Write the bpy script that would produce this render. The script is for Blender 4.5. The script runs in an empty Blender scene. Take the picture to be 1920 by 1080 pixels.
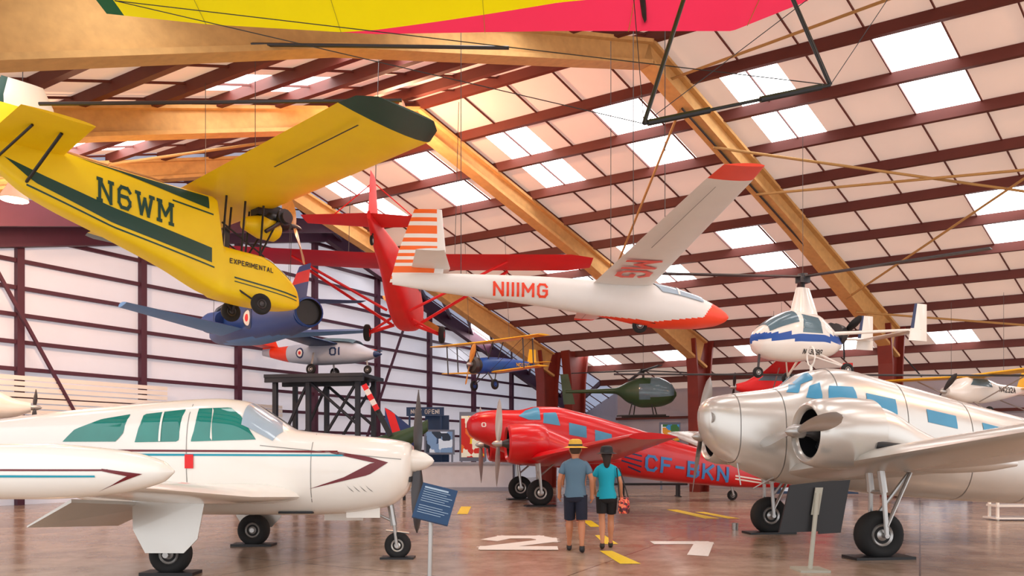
import bpy, bmesh, math, random
from mathutils import Vector, Matrix
random.seed(4)
SC=bpy.context.scene
V=Vector
# ------------------------------------------------------------ materials
def lin(h):
    h=h.lstrip('#'); r=[int(h[i:i+2],16)/255 for i in (0,2,4)]
    return [ (c/12.92 if c<=.04045 else ((c+.055)/1.055)**2.4) for c in r]
MC={}
def mat(name,hexc,rough=.5,metal=0.,var=.08,scale=3.,emit=0.,coat=0.,bump=0.,bscale=40.,trans=0.):
    if name in MC: return MC[name]
    m=bpy.data.materials.new(name); m.use_nodes=True; nt=m.node_tree; N=nt.nodes; L=nt.links
    b=N['Principled BSDF']; c=lin(hexc)
    tc=N.new('ShaderNodeTexCoord'); no=N.new('ShaderNodeTexNoise'); no.inputs['Scale'].default_value=scale; no.inputs['Detail'].default_value=5
    L.new(tc.outputs['Object'],no.inputs['Vector'])
    mx=N.new('ShaderNodeMix'); mx.data_type='RGBA'
    mx.inputs[6].default_value=[max(0,x*(1-var)) for x in c]+[1]; mx.inputs[7].default_value=[min(1,x*(1+var)) for x in c]+[1]
    L.new(no.outputs['Fac'],mx.inputs[0]); L.new(mx.outputs[2],b.inputs['Base Color'])
    b.inputs['Roughness'].default_value=rough; b.inputs['Metallic'].default_value=metal
    b.inputs['Coat Weight'].default_value=coat; b.inputs['Coat Roughness'].default_value=.06
    if emit:
        b.inputs['Emission Strength'].default_value=emit; b.inputs['Emission Color'].default_value=c+[1]
    if bump:
        n2=N.new('ShaderNodeTexNoise'); n2.inputs['Scale'].default_value=bscale; L.new(tc.outputs['Object'],n2.inputs['Vector'])
        bp=N.new('ShaderNodeBump'); bp.inputs['Strength'].default_value=bump; L.new(n2.outputs['Fac'],bp.inputs['Height']); L.new(bp.outputs['Normal'],b.inputs['Normal'])
    if trans:
        tr=N.new('ShaderNodeBsdfTranslucent'); L.new(mx.outputs[2],tr.inputs['Color'])
        ms=N.new('ShaderNodeMixShader'); ms.inputs[0].default_value=trans
        L.new(b.outputs[0],ms.inputs[1]); L.new(tr.outputs[0],ms.inputs[2]); L.new(ms.outputs[0],N['Material Output'].inputs['Surface'])
    MC[name]=m; return m
white=mat('white_paint','#f4f0e8',.22,0,.03,coat=.5)
gwhite=mat('glider_white','#eae6e2',.4,0,.05)
silver=mat('silver_paint','#cfccc6',.27,.5,.06,1.5)
silverd=mat('silver_dark','#8d8b88',.45,.4,.15)
red=mat('red_paint','#cc0814',.28,0,.08,coat=.25)
redh=mat('red_fabric','#e21a1e',.5,0,.12)
orange=mat('orange_red','#f2401a',.4)
orange2=mat('stripe_orange','#f5691c',.4)
yellow=mat('yellow_fabric','#fbd60c',.45,0,.12,1.5)
yellow2=mat('yellow_paint','#f2b818',.4)
green=mat('dark_green_paint','#0b4238',.4)
olive=mat('olive_paint','#2f4a2c',.4)
maroon=mat('maroon_stripe','#6e1620',.35)
teal=mat('teal_stripe','#1899b0',.35)
navy=mat('navy_paint','#14305e',.4)
jblue=mat('jet_blue','#0c3a80',.45)
lblue=mat('jet_underside_blue','#3f82c8',.5)
blue=mat('bright_blue','#1450a8',.4)
letblue=mat('letter_blue','#3f86c8',.5)
black=mat('black_paint','#17171a',.45)
rubber=mat('tyre_rubber','#1b1b1c',.8,bump=.2)
steel=mat('bare_metal','#b4b3b1',.35,.8)
dsteel=mat('dark_metal','#4b4a4c',.4,.7)
wood=mat('propeller_wood','#c98a3e',.3,0,.25,12)
glassG=mat('green_tinted_glass','#178074',.08,0,.3,2,coat=.5)
glassB=mat('blue_window_glass','#4492b8',.3,0,.15,2)
glassD=mat('smoked_glass','#5f7a86',.12,0,.3,2)
glassL=mat('clear_canopy','#a9bccb',.1,0,.2,2,coat=.3)
beige=mat('fireproof_tan','#cda267',.9,0,.22,6,bump=.6)
steelm=mat('maroon_steel','#5c241c',.6,0,.15)
steelp=mat('purple_steel','#4e2236',.6,0,.15)
rope=mat('rope_tan','#b08a55',.9)
wallw=mat('wall_insulation','#e9e9f2',.7,0,.05,1,trans=.25)
insul=mat('roof_insulation','#ecd3c3',.75,0,.12,.5,bump=.35,bscale=2.5,trans=.2)
insulb=mat('roof_insulation_blue','#c3cce4',.75,0,.10,.5,trans=.25)
sky=mat('skylight_panel','#ffffff',.6,0,.01,emit=7)
ywl=mat('floor_yellow','#f0d010',.5,0,.15,20)
fwh=mat('floor_white','#eceae6',.5,0,.12,20)
# ------------------------------------------------------------ mesh helpers
def link(o,parent=None):
    SC.collection.objects.link(o)
    if parent: o.parent=parent
    return o
def mk(name,vs,fs,mats,parent=None,idx=None,smooth=True):
    me=bpy.data.meshes.new(name); me.from_pydata([tuple(v) for v in vs],[],fs)
    if not isinstance(mats,(list,tuple)): mats=[mats]
    for m in mats: me.materials.append(m)
    bm=bmesh.new(); bm.from_mesh(me)
    if idx:
        bm.faces.ensure_lookup_table()
        for f,i in zip(bm.faces,idx): f.material_index=i
    bmesh.ops.recalc_face_normals(bm,faces=bm.faces); bm.to_mesh(me); bm.free()
    if smooth:
        me.polygons.foreach_set('use_smooth',[True]*len(me.polygons))
        try: me.set_sharp_from_angle(angle=math.radians(42))
        except Exception: pass
    return link(bpy.data.objects.new(name,me),parent)
def place(name,loc,yaw=0,pitch=0,roll=0,s=1):
    e=bpy.data.objects.new(name,None); e.empty_display_size=.3; SC.collection.objects.link(e)
    e.matrix_world=Matrix.Translation(loc)@Matrix.Rotation(math.radians(yaw),4,'Z')@Matrix.Rotation(math.radians(-pitch),4,'Y')@Matrix.Rotation(math.radians(roll),4,'X')@Matrix.Scale(s,4)
    return e
def beamv(p0,p1,w,h0,h1=None,top=True,up=V((0,0,1))):
    h1=h0 if h1 is None else h1
    p0=V(p0);p1=V(p1); d=(p1-p0).normalized(); s=d.cross(up).normalized()*w/2
    if s.length<1e-5: s=V((w/2,0,0))
    u=s.cross(d).normalized()
    if u.dot(up)<0: u=-u
    r=[]
    for p,h in((p0,h0),(p1,h1)):
        a,b=(0,-h) if top else (h/2,-h/2)
        r+= [p+s+u*a,p-s+u*a,p-s+u*b,p+s+u*b]
    return r
BF=[(0,1,2,3),(4,7,6,5),(0,4,5,1),(1,5,6,2),(2,6,7,3),(3,7,4,0)]
class Acc:
    def __init__(s): s.v=[];s.f=[];s.i=[]
    def add(s,vs,fs,mi=0):
        o=len(s.v); s.v+=list(vs); s.f+=[tuple(a+o for a in f) for f in fs]; s.i+=[mi]*len(fs)
    def beam(s,*a,mi=0,**k): s.add(beamv(*a,**k),BF,mi)
    def box(s,c,sz,mi=0,rz=0):
        R=Matrix.Rotation(math.radians(rz),3,'Z'); c=V(c)
        vs=[c+R@V((sx*sz[0]/2,sy*sz[1]/2,q*sz[2]/2)) for q in(-1,1) for sx,sy in((-1,-1),(1,-1),(1,1),(-1,1))]
        s.add(vs,[(0,3,2,1),(4,5,6,7),(0,1,5,4),(1,2,6,5),(2,3,7,6),(3,0,4,7)],mi)
    def tube(s,p0,p1,r,n=8,mi=0,r1=None):
        p0=V(p0);p1=V(p1); d=(p1-p0).normalized(); a=d.orthogonal().normalized(); b=d.cross(a); r1=r if r1 is None else r1
        vs=[p+ (a*math.cos(t)+b*math.sin(t))*q for p,q in((p0,r),(p1,r1)) for t in [2*math.pi*k/n for k in range(n)]]
        fs=[(k,(k+1)%n,n+(k+1)%n,n+k) for k in range(n)]+[tuple(range(n)),tuple(range(n,2*n))]
        s.add(vs,fs,mi)
    def lathe(s,prof,o=(0,0,0),ax='X',n=24,mi=0,mis=None,cap=True):
        o=V(o); base=len(s.v); vs=[]
        for a,r in prof:
            for k in range(n):
                t=2*math.pi*k/n; c,q=r*math.cos(t),r*math.sin(t)
                vs.append(o+{'X':V((a,c,q)),'Y':V((c,a,q)),'Z':V((c,q,a))}[ax])
        for j in range(len(prof)-1):
            m=mis[j] if mis else mi
            fs=[(j*n+k,j*n+(k+1)%n,(j+1)*n+(k+1)%n,(j+1)*n+k) for k in range(n)]
            s.f+=[tuple(x+base for x in f) for f in fs]; s.i+=[m]*n
        s.v+=vs
        if cap and prof[0][1]>1e-4: s.f.append(tuple(base+k for k in range(n))); s.i.append(mis[0] if mis else mi)
        if cap and prof[-1][1]>1e-4: s.f.append(tuple(base+(len(prof)-1)*n+k for k in range(n))); s.i.append(mis[-1] if mis else mi)
    def rings(s,R,n=28,mi=0,yo=0,e=1.,wob=0):
        vs=[V((rx*math.copysign(abs(math.cos(t))**e,math.cos(t)),yo+ry*math.sin(t),z+wob*math.sin(3*t+z*20))) for z,rx,ry in R for t in[2*math.pi*k/n for k in range(n)]]
        s.add(vs,[(j*n+k,j*n+(k+1)%n,(j+1)*n+(k+1)%n,(j+1)*n+k) for j in range(len(R)-1) for k in range(n)]+[tuple(range(n))],mi)
    def make(s,name,mats,parent=None,smooth=True): return mk(name,s.v,s.f,mats,parent,s.i,smooth)
def pchip(xs,ys):
    n=len(xs); h=[xs[i+1]-xs[i] for i in range(n-1)]; d=[(ys[i+1]-ys[i])/h[i] for i in range(n-1)]
    m=[d[0]]+[0 if d[i-1]*d[i]<=0 else 2*d[i-1]*d[i]/(d[i-1]+d[i]) for i in range(1,n-1)]+[d[-1]]
    def f(x):
        x=min(max(x,xs[0]),xs[-1]); i=0
        while i<n-2 and x>xs[i+1]: i+=1
        t=(x-xs[i])/h[i]
        return (2*t**3-3*t*t+1)*ys[i]+(t**3-2*t*t+t)*h[i]*m[i]+(-2*t**3+3*t*t)*ys[i+1]+(t**3-t*t)*h[i]*m[i+1]
    return f
class Hull:
    def __init__(s,st,n=2.4,yc=0):
        st=sorted(st); xs=[a[0] for a in st]; s.x0,s.x1=xs[0],xs[-1]; s.xs=xs
        s.zt=pchip(xs,[a[1] for a in st]); s.zb=pchip(xs,[a[2] for a in st]); s.hw=pchip(xs,[a[3] for a in st]); s.n=n; s.yc=yc
    def pt(s,x,th,off=0):
        zc=(s.zt(x)+s.zb(x))/2; hh=(s.zt(x)-s.zb(x))/2+off; hw=s.hw(x)+off; c,q=math.cos(th),math.sin(th); e=2/s.n
        return V((x,s.yc+hw*math.copysign(abs(c)**e,c),zc+hh*math.copysign(abs(q)**e,q)))
    def ya(s,x,z):
        zc=(s.zt(x)+s.zb(x))/2; hh=(s.zt(x)-s.zb(x))/2; k=min(abs((z-zc)/hh),.995)
        return s.hw(x)*(1-k**s.n)**(1/s.n)
    def build(s,name,parent,mats,mf=None,nx=64,nt=40):
        xs=sorted(set([s.x0+(s.x1-s.x0)*i/nx for i in range(nx+1)]+[s.x1-(s.x1-s.x0)*.03*(k/4)**2 for k in range(5)]+[s.x0+(s.x1-s.x0)*.03*(k/4)**2 for k in range(5)]))
        vs=[s.pt(x,2*math.pi*k/nt) for x in xs for k in range(nt)]; fs=[];ix=[]
        for j in range(len(xs)-1):
            for k in range(nt):
                f=(j*nt+k,j*nt+(k+1)%nt,(j+1)*nt+(k+1)%nt,(j+1)*nt+k); fs.append(f)
                c=sum((vs[a] for a in f),V((0,0,0)))/4; ix.append(mf(c) if mf else 0)
        fs+= [tuple(range(nt)),tuple(range((len(xs)-1)*nt,len(xs)*nt))]; ix+=[ix[0],ix[-1]]
        return mk(name,vs,fs,mats,parent,ix)
    def patch(s,name,parent,poly,side,m,off=.006,nx=18,nz=8):
        a=min(p[0] for p in poly); b=max(p[0] for p in poly); vs=[];fs=[]; e=(b-a)*1e-3
        for i in range(nx+1):
            x=a+e+(b-a-2*e)*i/nx+1e-7; zs=[]
            for j in range(len(poly)):
                p,q=poly[j],poly[(j+1)%len(poly)]
                if (p[0]-x)*(q[0]-x)<0: zs.append(p[1]+(q[1]-p[1])*(x-p[0])/(q[0]-p[0]))
            lo,hi=min(zs),max(zs); hi=min(hi,s.zt(x)-.01); lo=min(lo,hi)
            for k in range(nz+1):
                z=lo+(hi-lo)*k/nz; vs.append(V((x,s.yc+side*(s.ya(x,z)+off),z+off*.6)))
        for i in range(nx):
            for k in range(nz): o=i*(nz+1)+k; fs.append((o,o+1,o+nz+2,o+nz+1))
        return mk(name,vs,fs,m,parent)
    def band(s,name,parent,xa,xb,ta,tb,m,off=.008,nx=10,nt=16):
        vs=[];fs=[]
        for i in range(nx+1):
            f=i/nx
            for k in range(nt+1):
                g=k/nt; th=math.radians(ta+(tb-ta)*g); x=(xa(g) if callable(xa) else xa)*(1-f)+(xb(g) if callable(xb) else xb)*f
                vs.append(s.pt(x,th,off))
        for i in range(nx):
            for k in range(nt): o=i*(nt+1)+k; fs.append((o,o+1,o+nt+2,o+nt+1))
        return mk(name,vs,fs,m,parent)
# painted block lettering: every glyph is a set of strokes in a unit box
O8=[(1,.8),(.78,1),(.22,1),(0,.8),(0,.2),(.22,0),(.78,0),(1,.2)]
GL={'N':(1,[[(0,0),(0,1),(1,0),(1,1)]]),'6':(1,[[(1,.84),(.78,1),(.22,1),(0,.8),(0,.2),(.22,0),(.78,0),(1,.2),(1,.38),(.78,.55),(.05,.55)]]),
'W':(1.35,[[(0,1),(.25,0),(.5,.8),(.75,0),(1,1)]]),'M':(1.2,[[(0,0),(0,1),(.5,.35),(1,1),(1,0)]]),'1':(0,[[(0,0),(0,1)]]),'I':(0,[[(0,0),(0,1)]]),
'G':(1,[O8+[(1,.48),(.6,.48)]]),'C':(1,[O8]),'F':(.9,[[(0,0),(0,1),(1,1)],[(0,.52),(.8,.52)]]),'-':(.7,[[(0,.5),(1,.5)]]),
'B':(1,[[(0,0),(0,1),(.75,1),(.95,.85),(.95,.65),(.75,.53),(0,.53)],[(.75,.53),(1,.38),(1,.15),(.8,0),(0,0)]]),'K':(1,[[(0,0),(0,1)],[(1,1),(.05,.42)],[(.3,.58),(1,0)]]),
'2':(1,[[(0,.78),(.2,1),(.8,1),(1,.8),(1,.62),(0,.05),(0,0),(1,0)]]),'7':(1,[[(0,1),(1,1),(.4,0)]]),'0':(1,[O8+[(1,.8)]]),'O':(1,[O8+[(1,.8)]]),
'4':(1,[[(.75,0),(.75,1),(0,.3),(1,.3)]]),'3':(1,[[(0,.9),(.2,1),(.8,1),(1,.8),(.8,.54),(.35,.54)],[(.8,.54),(1,.3),(.8,0),(.2,0),(0,.12)]]),
'9':(1,[[(0,.16),(.22,0),(.78,0),(1,.2),(1,.8),(.78,1),(.22,1),(0,.8),(0,.62),(.22,.45),(.95,.45)]]),'5':(1,[[(1,1),(.05,1),(0,.55),(.75,.6),(1,.4),(1,.2),(.78,0),(.2,0),(0,.12)]]),
'A':(1,[[(0,0),(.5,1),(1,0)],[(.2,.35),(.8,.35)]]),'P':(.95,[[(0,0),(0,1),(.8,1),(1,.85),(1,.6),(.8,.47),(0,.47)]]),'E':(.9,[[(1,0),(0,0),(0,1),(1,1)],[(0,.52),(.8,.52)]]),
'X':(1,[[(0,0),(1,1)],[(0,1),(1,0)]]),'R':(1,[[(0,0),(0,1),(.8,1),(1,.85),(1,.62),(.8,.5),(0,.5)],[(.5,.5),(1,0)]]),'T':(1,[[(.5,0),(.5,1)],[(0,1),(1,1)]]),'L':(.85,[[(0,1),(0,0),(1,0)]]),'!':(0,[[(0,.3),(0,1)],[(0,0),(0,.05)]]),' ':(.5,[])}
SER={'N':[(0,0),(0,1),(1,1)],'M':[(0,0),(0,1),(1,1),(1,0)],'W':[(0,1),(1,1)]}
def text(name,parent,txt,fn,m,sw=.17,serif=False,lift=V((0,0,0))):
    x=0; segs=[]; cw=.55
    for ch in txt:
        w,ps=GL[ch]; w*=cw
        T=lambda p:(x+sw/2+p[0]*w, sw/2+p[1]*(1-sw))
        for pl in ps:
            for a,b in zip(pl[:-1],pl[1:]): segs.append((T(a),T(b)))
        if serif:
            for p in SER.get(ch,[]): q=T(p); segs.append(((q[0]-.09,q[1]),(q[0]+.09,q[1])))
        x+=w+sw+(.17 if not serif else .26)
    tot=x-(.17 if not serif else .26); A=Acc()
    for i,(a,b) in enumerate(segs):
        a=V((a[0],a[1],0));b=V((b[0],b[1],0)); d=(b-a).normalized(); n=V((-d.y,d.x,0))*sw/2; a=a-d*sw*.42; b=b+d*sw*.42; K=6
        vs=[]
        for k in range(K+1):
            p=a.lerp(b,k/K)
            for q in(p+n,p,p-n):
                vs.append(fn(q.x/tot,min(1.04,max(-.04,q.y)))+lift*(i%7))
        A.add(vs,[(k*3+j,k*3+j+1,k*3+j+4,k*3+j+3) for k in range(K) for j in(0,1)])
    return A.make(name,[m],parent,False)
def htext(name,parent,txt,hull,xa,xb,za,h,side,m,slope=0,off=.012,**kw):
    def fn(u,v):
        x=xa+(xb-xa)*u; z=za+v*h+slope*u; return V((x,hull.yc+side*(hull.ya(x,z)+off),z))
    return text(name,parent,txt,fn,m,lift=V((0,side*.0007,0)),**kw)
AF=[(1,0),(.85,.4),(.65,.76),(.45,.97),(.3,1),(.18,.9),(.08,.66),(.02,.34),(0,0)]
def wing(name,parent,secs,mats,mf=None,up='Z',sub=6):
    S=[]
    for a,b in zip(secs[:-1],secs[1:]):
        for k in range(sub):
            f=k/sub; S.append((V(a[0]).lerp(V(b[0]),f),a[1]+(b[1]-a[1])*f,a[2]+(b[2]-a[2])*f))
    S.append((V(secs[-1][0]),secs[-1][1],secs[-1][2]))
    if up=='Z': prof=[(x,t*.65) for x,t in AF]+[(x,-t*.35) for x,t in AF[-2:0:-1]]
    else: prof=[(x,t*.5) for x,t in AF]+[(x,-t*.5) for x,t in AF[-2:0:-1]]
    n=len(prof); vs=[];fs=[];ix=[]
    for le,c,t in S:
        for x,q in prof: vs.append(le+V((-x*c,0,q*t)) if up=='Z' else le+V((-x*c,q*t,0)))
    m=len(S)
    for j in range(m-1):
        for k in range(n):
            fs.append((j*n+k,j*n+(k+1)%n,(j+1)*n+(k+1)%n,(j+1)*n+k))
            cc=sum((vs[a] for a in fs[-1]),V((0,0,0)))/4; ix.append(mf((j+.5)/(m-1),prof[k][0],cc) if mf else 0)
    fs+=[tuple(range(n)),tuple(range((m-1)*n,m*n))]; ix+=[ix[0],ix[-1]]
    return mk(name,vs,fs,mats,parent,ix)
def wheel(name,parent,p,r,w,hub=None,ax='Y'):
    a=Acc(); hub=hub or steel
    pr=[(-w*.35,r*.5),(-w*.5,r*.62),(-w*.52,r*.8),(-w*.38,r*.95),(-w*.15,r),(w*.15,r),(w*.38,r*.95),(w*.52,r*.8),(w*.5,r*.62),(w*.35,r*.5)]
    a.lathe(pr,p,ax,28,0); a.lathe([(-w*.3,r*.52),(-w*.42,r*.45),(-w*.3,r*.3),(-w*.45,r*.12),(-w*.45,0)],p,ax,20,1); a.lathe([(w*.3,r*.52),(w*.42,r*.45),(w*.3,r*.3),(w*.45,r*.12),(w*.45,0)],p,ax,20,1)
    return a.make(name,[rubber,hub],parent)
def prop(name,parent,p,R,nb,ang,m,chord=.16,hub=.09,hm=None):
    a=Acc(); p=V(p)
    for b in range(nb):
        t0=math.radians(ang+360*b/nb); rd=V((0,math.cos(t0),math.sin(t0))); td=V((0,-math.sin(t0),math.cos(t0))); vs=[];K=12
        for j in range(K+1):
            f=j/K; r=hub*.5+(R-hub*.5)*f; c=chord*(.45+1.9*f*(1-f)**.7*.9+.25*math.sin(math.pi*f)) *(1 if f<.93 else (.75 if f<.99 else .35)); tw=math.radians(62-45*f); th=.035*(1-f)+.008
            cd=td*math.cos(tw)+V((1,0,0))*math.sin(tw); nd=rd.cross(cd)
            for q,s in((-.5,0),(-.2,1),(.2,1),(.5,0),(.2,-.4),(-.2,-.4)): vs.append(p+rd*r+cd*q*c+nd*s*th)
        fs=[(j*6+k,j*6+(k+1)%6,(j+1)*6+(k+1)%6,(j+1)*6+k) for j in range(K) for k in range(6)]+[tuple(range(K*6,K*6+6))]
        a.add(vs,fs,0)
    a.lathe([(-.1,hub),(.05,hub),(.14,hub*.6),(.2,0)],p,'X',16,1)
    return a.make(name,[m,hm or steel],parent)
def cables(parent,pts,L=3,r=.007):
    a=Acc()
    for p in pts: a.tube(p,V(p)+V((0,0,L)),r,5)
    return a.make('hanging_cable',dsteel,parent)

# ------------------------------------------------------------ camera
cam=bpy.data.cameras.new('camera'); cam.lens=26.25; cam.sensor_width=36; cam.shift_y=308/1920; cam.clip_end=300
co=bpy.data.objects.new('camera',cam); SC.collection.objects.link(co); co.location=(0,0,1.6); co.rotation_euler=(math.radians(90),0,0); SC.camera=co

# ------------------------------------------------------------ building
RH=11.7; SR=5.25; SL=4.0
def RP(n,t,dz=0):
    def base(n,t): return V((-2.75-6*n+10.35*t,21.45+3.5*n+8.85*t,RH-(SR*t if t>=0 else -SL*t)))
    def E(t):
        s=t*.889 if t>=0 else t*.914
        return V((-8.6+11.5*s,32.5+17.5*s,RH-(6.1*s if t>=0 else -4.37*s)))
    p=base(n,t) if n<=1 else base(1,t).lerp(E(t),n-1)
    return p+V((0,0,dz))
TS=.105
rs=Acc(); rb=Acc(); sl=Acc()
nT=[i*TS for i in range(-12,14)]
for b in range(-5,2):
    for k in range(10):
        n0=b+k/10; n1=b+(k+1)/10
        for t in nT[:-1]:
            if b==1 and t<-1.04: continue
            q=[RP(n0,t),RP(n1,t),RP(n1,t+TS),RP(n0,t+TS)]
            i=round(t/TS)
            row = i in(1,2,5,6,10) or i in(-5,-4) or i in (-9,)
            if b==1: row= i in (2,6)
            A=sl if (row and k in(2,3,7,8) and not(i in(5,6) and b%2==0 and k>5)) else (rb if b==1 else rs)
            A.add(q,[(0,1,2,3)])
rs.make('ceiling',insul,smooth=False)
rb.make('ceiling_far_bay',insulb,smooth=False)
sl.make('ceiling_skylight_panels',sky,smooth=False)
pu=Acc()
for t in nT:
    for b in range(-5,1): pu.beam(RP(b,t,-.01),RP(b+1,t,-.01),.13,.27)
    if t>-1.04: pu.beam(RP(1,t,-.01),RP(2,t,-.01),.1,.22,mi=1)
for b in range(-5,2):
    for k in range(5):
        n=b+k/5
        ts=nT if b<1 else [t for t in nT if t>-1.04]
        for t0,t1 in zip(ts[:-1],ts[1:]): pu.beam(RP(n,t0,-.02),RP(n,t1,-.02),.025,.05)
pu.make('ceiling_purlins',[steelm,steelp],smooth=False)
fr=Acc()
for n in(-4,-1,0,1):
    for seg in(((0,.5),(.5,.55)),((.5,.55),(1.02,1.0)),((0,.5),(-.6,.6)),((-.6,.6),(-1.24 if n<1 else -1.05,1.4 if n<0 else 1.0))):
        (t0,h0),(t1,h1)=seg; p0,p1=RP(n,t0,-.24),RP(n,t1,-.24)
        fr.beam(p0,p1,.14,h0,h1)
        fr.beam(p0+V((0,0,-h0)),p1+V((0,0,-h1)),.42,.09); fr.beam(p0,p1,.42,.08)
fr.make('ceiling_rafters',beige,smooth=False)
for n in(-4,-1,0,1):
    a=Acc(); p=RP(n,1.0); z=p.z-.3
    u=V((10.35,8.85,0)).normalized(); sd=V((-u.y,u.x,0))
    for c in ((0,) if n!=1 else (0,1.25)):
        q0=V((p.x+c,p.y,0)); W3=((0,.28),(z-1.4,.42),(z,.62))
        vs=[]
        for zz,w in W3:
            for sx,sy in((-1,-1),(1,-1),(1,1),(-1,1)): vs.append(q0+V((0,0,zz))+u*sx*w+sd*sy*.05)
        fs=[(0,1,5,4),(1,2,6,5),(2,3,7,6),(3,0,4,7),(4,5,9,8),(5,6,10,9),(6,7,11,10),(7,4,8,11),(0,1,2,3),(8,9,10,11)]
        a.add(vs,fs)
        for s in(-1,1):
            vs=[]
            for zz,w in W3:
                for sx,sy in((-.04,-1),(.04,-1),(.04,1),(-.04,1)): vs.append(q0+V((0,0,zz))+u*(s*w+sx)+sd*sy*.25)
            a.add(vs,fs)
    a.make('trim_column_%d'%(n+5),mat('column_maroon','#7a2a20',.5,0,.15),smooth=False)
en=V((.836,-.549,0))
def EW(s,z): return V((-8.6+11.5*s,32.5+17.5*s,z))
def ez(s): return RH-(6.1*s if s>0 else -4.37*s)
a=Acc(); a.add([EW(-.96,0),EW(1.2,0),EW(1.2,ez(1.2)),EW(0,RH),EW(-.96,ez(-.96))],[(0,1,2,3,4)])
a.make('wall_end',wallw,smooth=False)
a=Acc()
z=.9
while z<11:
    s1=min(1.2,(RH-z)/6.1); s0=max(-.96,-(RH-z)/4.37)
    if s1>s0: a.beam(EW(s0,z)+en*.12,EW(s1,z)+en*.12,.12,.12)
    z+=.82
for k in range(12):
    s=-.93+k*.185
    a.beam(EW(s,0)+en*.25,EW(s,ez(s)-.3)+en*.25,.2,.22,up=en)
for s0,s1,h0,h1 in((0,.6,.7,.8),(.6,1.2,.8,.9),(0,-.5,.9,1.3),(-.5,-.96,1.3,1.7)):
    a.beam(EW(s0,ez(s0)-.1)+en*.5,EW(s1,ez(s1)-.1)+en*.5,.3,h0,h1)
    a.beam(EW(s0,ez(s0)-.5)+en*2.6,EW(s1,ez(s1)-.7)+en*2.6,.14,h0*.5,h1*.5)
for s0,s1 in((-.8,-.62),(-.44,-.62),(.1,.28)):
    a.beam(EW(s0,1)+en*.45,EW(s1,ez(s1)-1)+en*.45,.09,.09)
a.make('trim_wall_girts',steelp,smooth=False)
a=Acc()
for k in range(9):
    a.beam(EW(-.7,3.9-.17*k)+en*.42,EW(-.34,3.9-.17*k)+en*.42,.05,.13); a.beam(EW(-.3,3.5-.17*k)+en*.42,EW(-.1,3.5-.17*k)+en*.42,.05,.13)
a.make('trim_wall_louvers',white,smooth=False)
w0,w1=RP(-5,1.35),RP(1,1.35); w2=RP(2,1.35)
a=Acc(); a.add([V((w0.x,w0.y,0)),V((w1.x,w1.y,0)),w1,w0],[(0,1,2,3)]); a.add([V((w1.x,w1.y,0)),V((w2.x,w2.y,0)),w2,w1],[(0,1,2,3)])
a.make('wall_right',mat('wall_right_paint','#b9b4be',.7),smooth=False)
a=Acc()
for z in(.9,1.7,2.5,3.3): a.beam(V((w0.x,w0.y,z))-V((.1,.15,0)),V((w1.x,w1.y,z))-V((.1,.15,0)),.1,.12)
a.make('trim_right_girts',steelm,smooth=False)
# floor
fm=mat('floor_concrete','#9a8474',.2,0,.3,.35); nt=fm.node_tree; N=nt.nodes; L=nt.links; b=N['Principled BSDF']
n1=N.new('ShaderNodeTexNoise'); n1.inputs['Scale'].default_value=1.0; n1.inputs['Detail'].default_value=8; n1.inputs['Roughness'].default_value=.7
tc=[x for x in N if x.type=='TEX_COORD'][0]; L.new(tc.outputs['Object'],n1.inputs['Vector'])
cr=N.new('ShaderNodeValToRGB'); cr.color_ramp.elements[0].position=.3; cr.color_ramp.elements[1].position=.72
cr.color_ramp.elements[0].color=lin('#8c7058')+[1]; cr.color_ramp.elements[1].color=lin('#c4b09e')+[1]
L.new(n1.outputs['Fac'],cr.inputs[0])
bt=N.new('ShaderNodeTexBrick'); bt.offset=0; bt.inputs['Scale'].default_value=1; bt.inputs['Brick Width'].default_value=4; bt.inputs['Row Height'].default_value=4; bt.inputs['Mortar Size'].default_value=.012
bt.inputs['Color1'].default_value=(1,1,1,1); bt.inputs['Color2'].default_value=(1,1,1,1); bt.inputs['Mortar'].default_value=(.35,.3,.28,1)
mp=N.new('ShaderNodeMapping'); mp.inputs['Rotation'].default_value=(0,0,.5); L.new(tc.outputs['Object'],mp.inputs[0]); L.new(mp.outputs[0],bt.inputs['Vector'])
mu=N.new('ShaderNodeMix'); mu.data_type='RGBA'; mu.blend_type='MULTIPLY'; mu.inputs[0].default_value=1; L.new(cr.outputs[0],mu.inputs[6]); L.new(bt.outputs[0],mu.inputs[7]); L.new(mu.outputs[2],b.inputs['Base Color'])
mr=N.new('ShaderNodeMapRange'); mr.inputs[3].default_value=.09; mr.inputs[4].default_value=.3; L.new(n1.outputs['Fac'],mr.inputs[0]); L.new(mr.outputs[0],b.inputs['Roughness'])
mk('floor',[(-40,-10,0),(45,-10,0),(45,60,0),(-40,60,0)],[(0,1,2,3)],fm,smooth=False)
def quad(name,pts,m,z=.004): return mk(name,[(x,y,z) for x,y in pts],[tuple(range(len(pts)))],m,smooth=False)
LZ=V((0,0,.0006))
text('floor_marking',None,'2',lambda u,v:V((-.56+1.35*u+ .05*v,12.2+2.1*v,.004)),fwh,sw=.22,lift=LZ)
text('floor_marking',None,'7',lambda u,v:V((2.45+1.1*u,11.5+1.9*v,.004)),fwh,sw=.22,lift=LZ)
for P in([(1.42,12.1),(1.62,12.1),(1.85,10.7),(1.55,10.7)],[(1.6,14.4),(1.78,14.4),(1.85,13.),(1.6,13.)],[(1.65,17.5),(1.85,17.5),(1.9,16),(1.68,16)],[(-1.5,22),(-1.2,22),(-1.15,19.3),(-1.42,19.3)],[(4.3,20.8),(4.6,20.8),(5.,18.),(4.65,18.)],[(4.9,20),(5.15,20),(5.5,18.),(5.2,18.)]): quad('floor_yellow_dash',P,ywl)
a=Acc()
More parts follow.
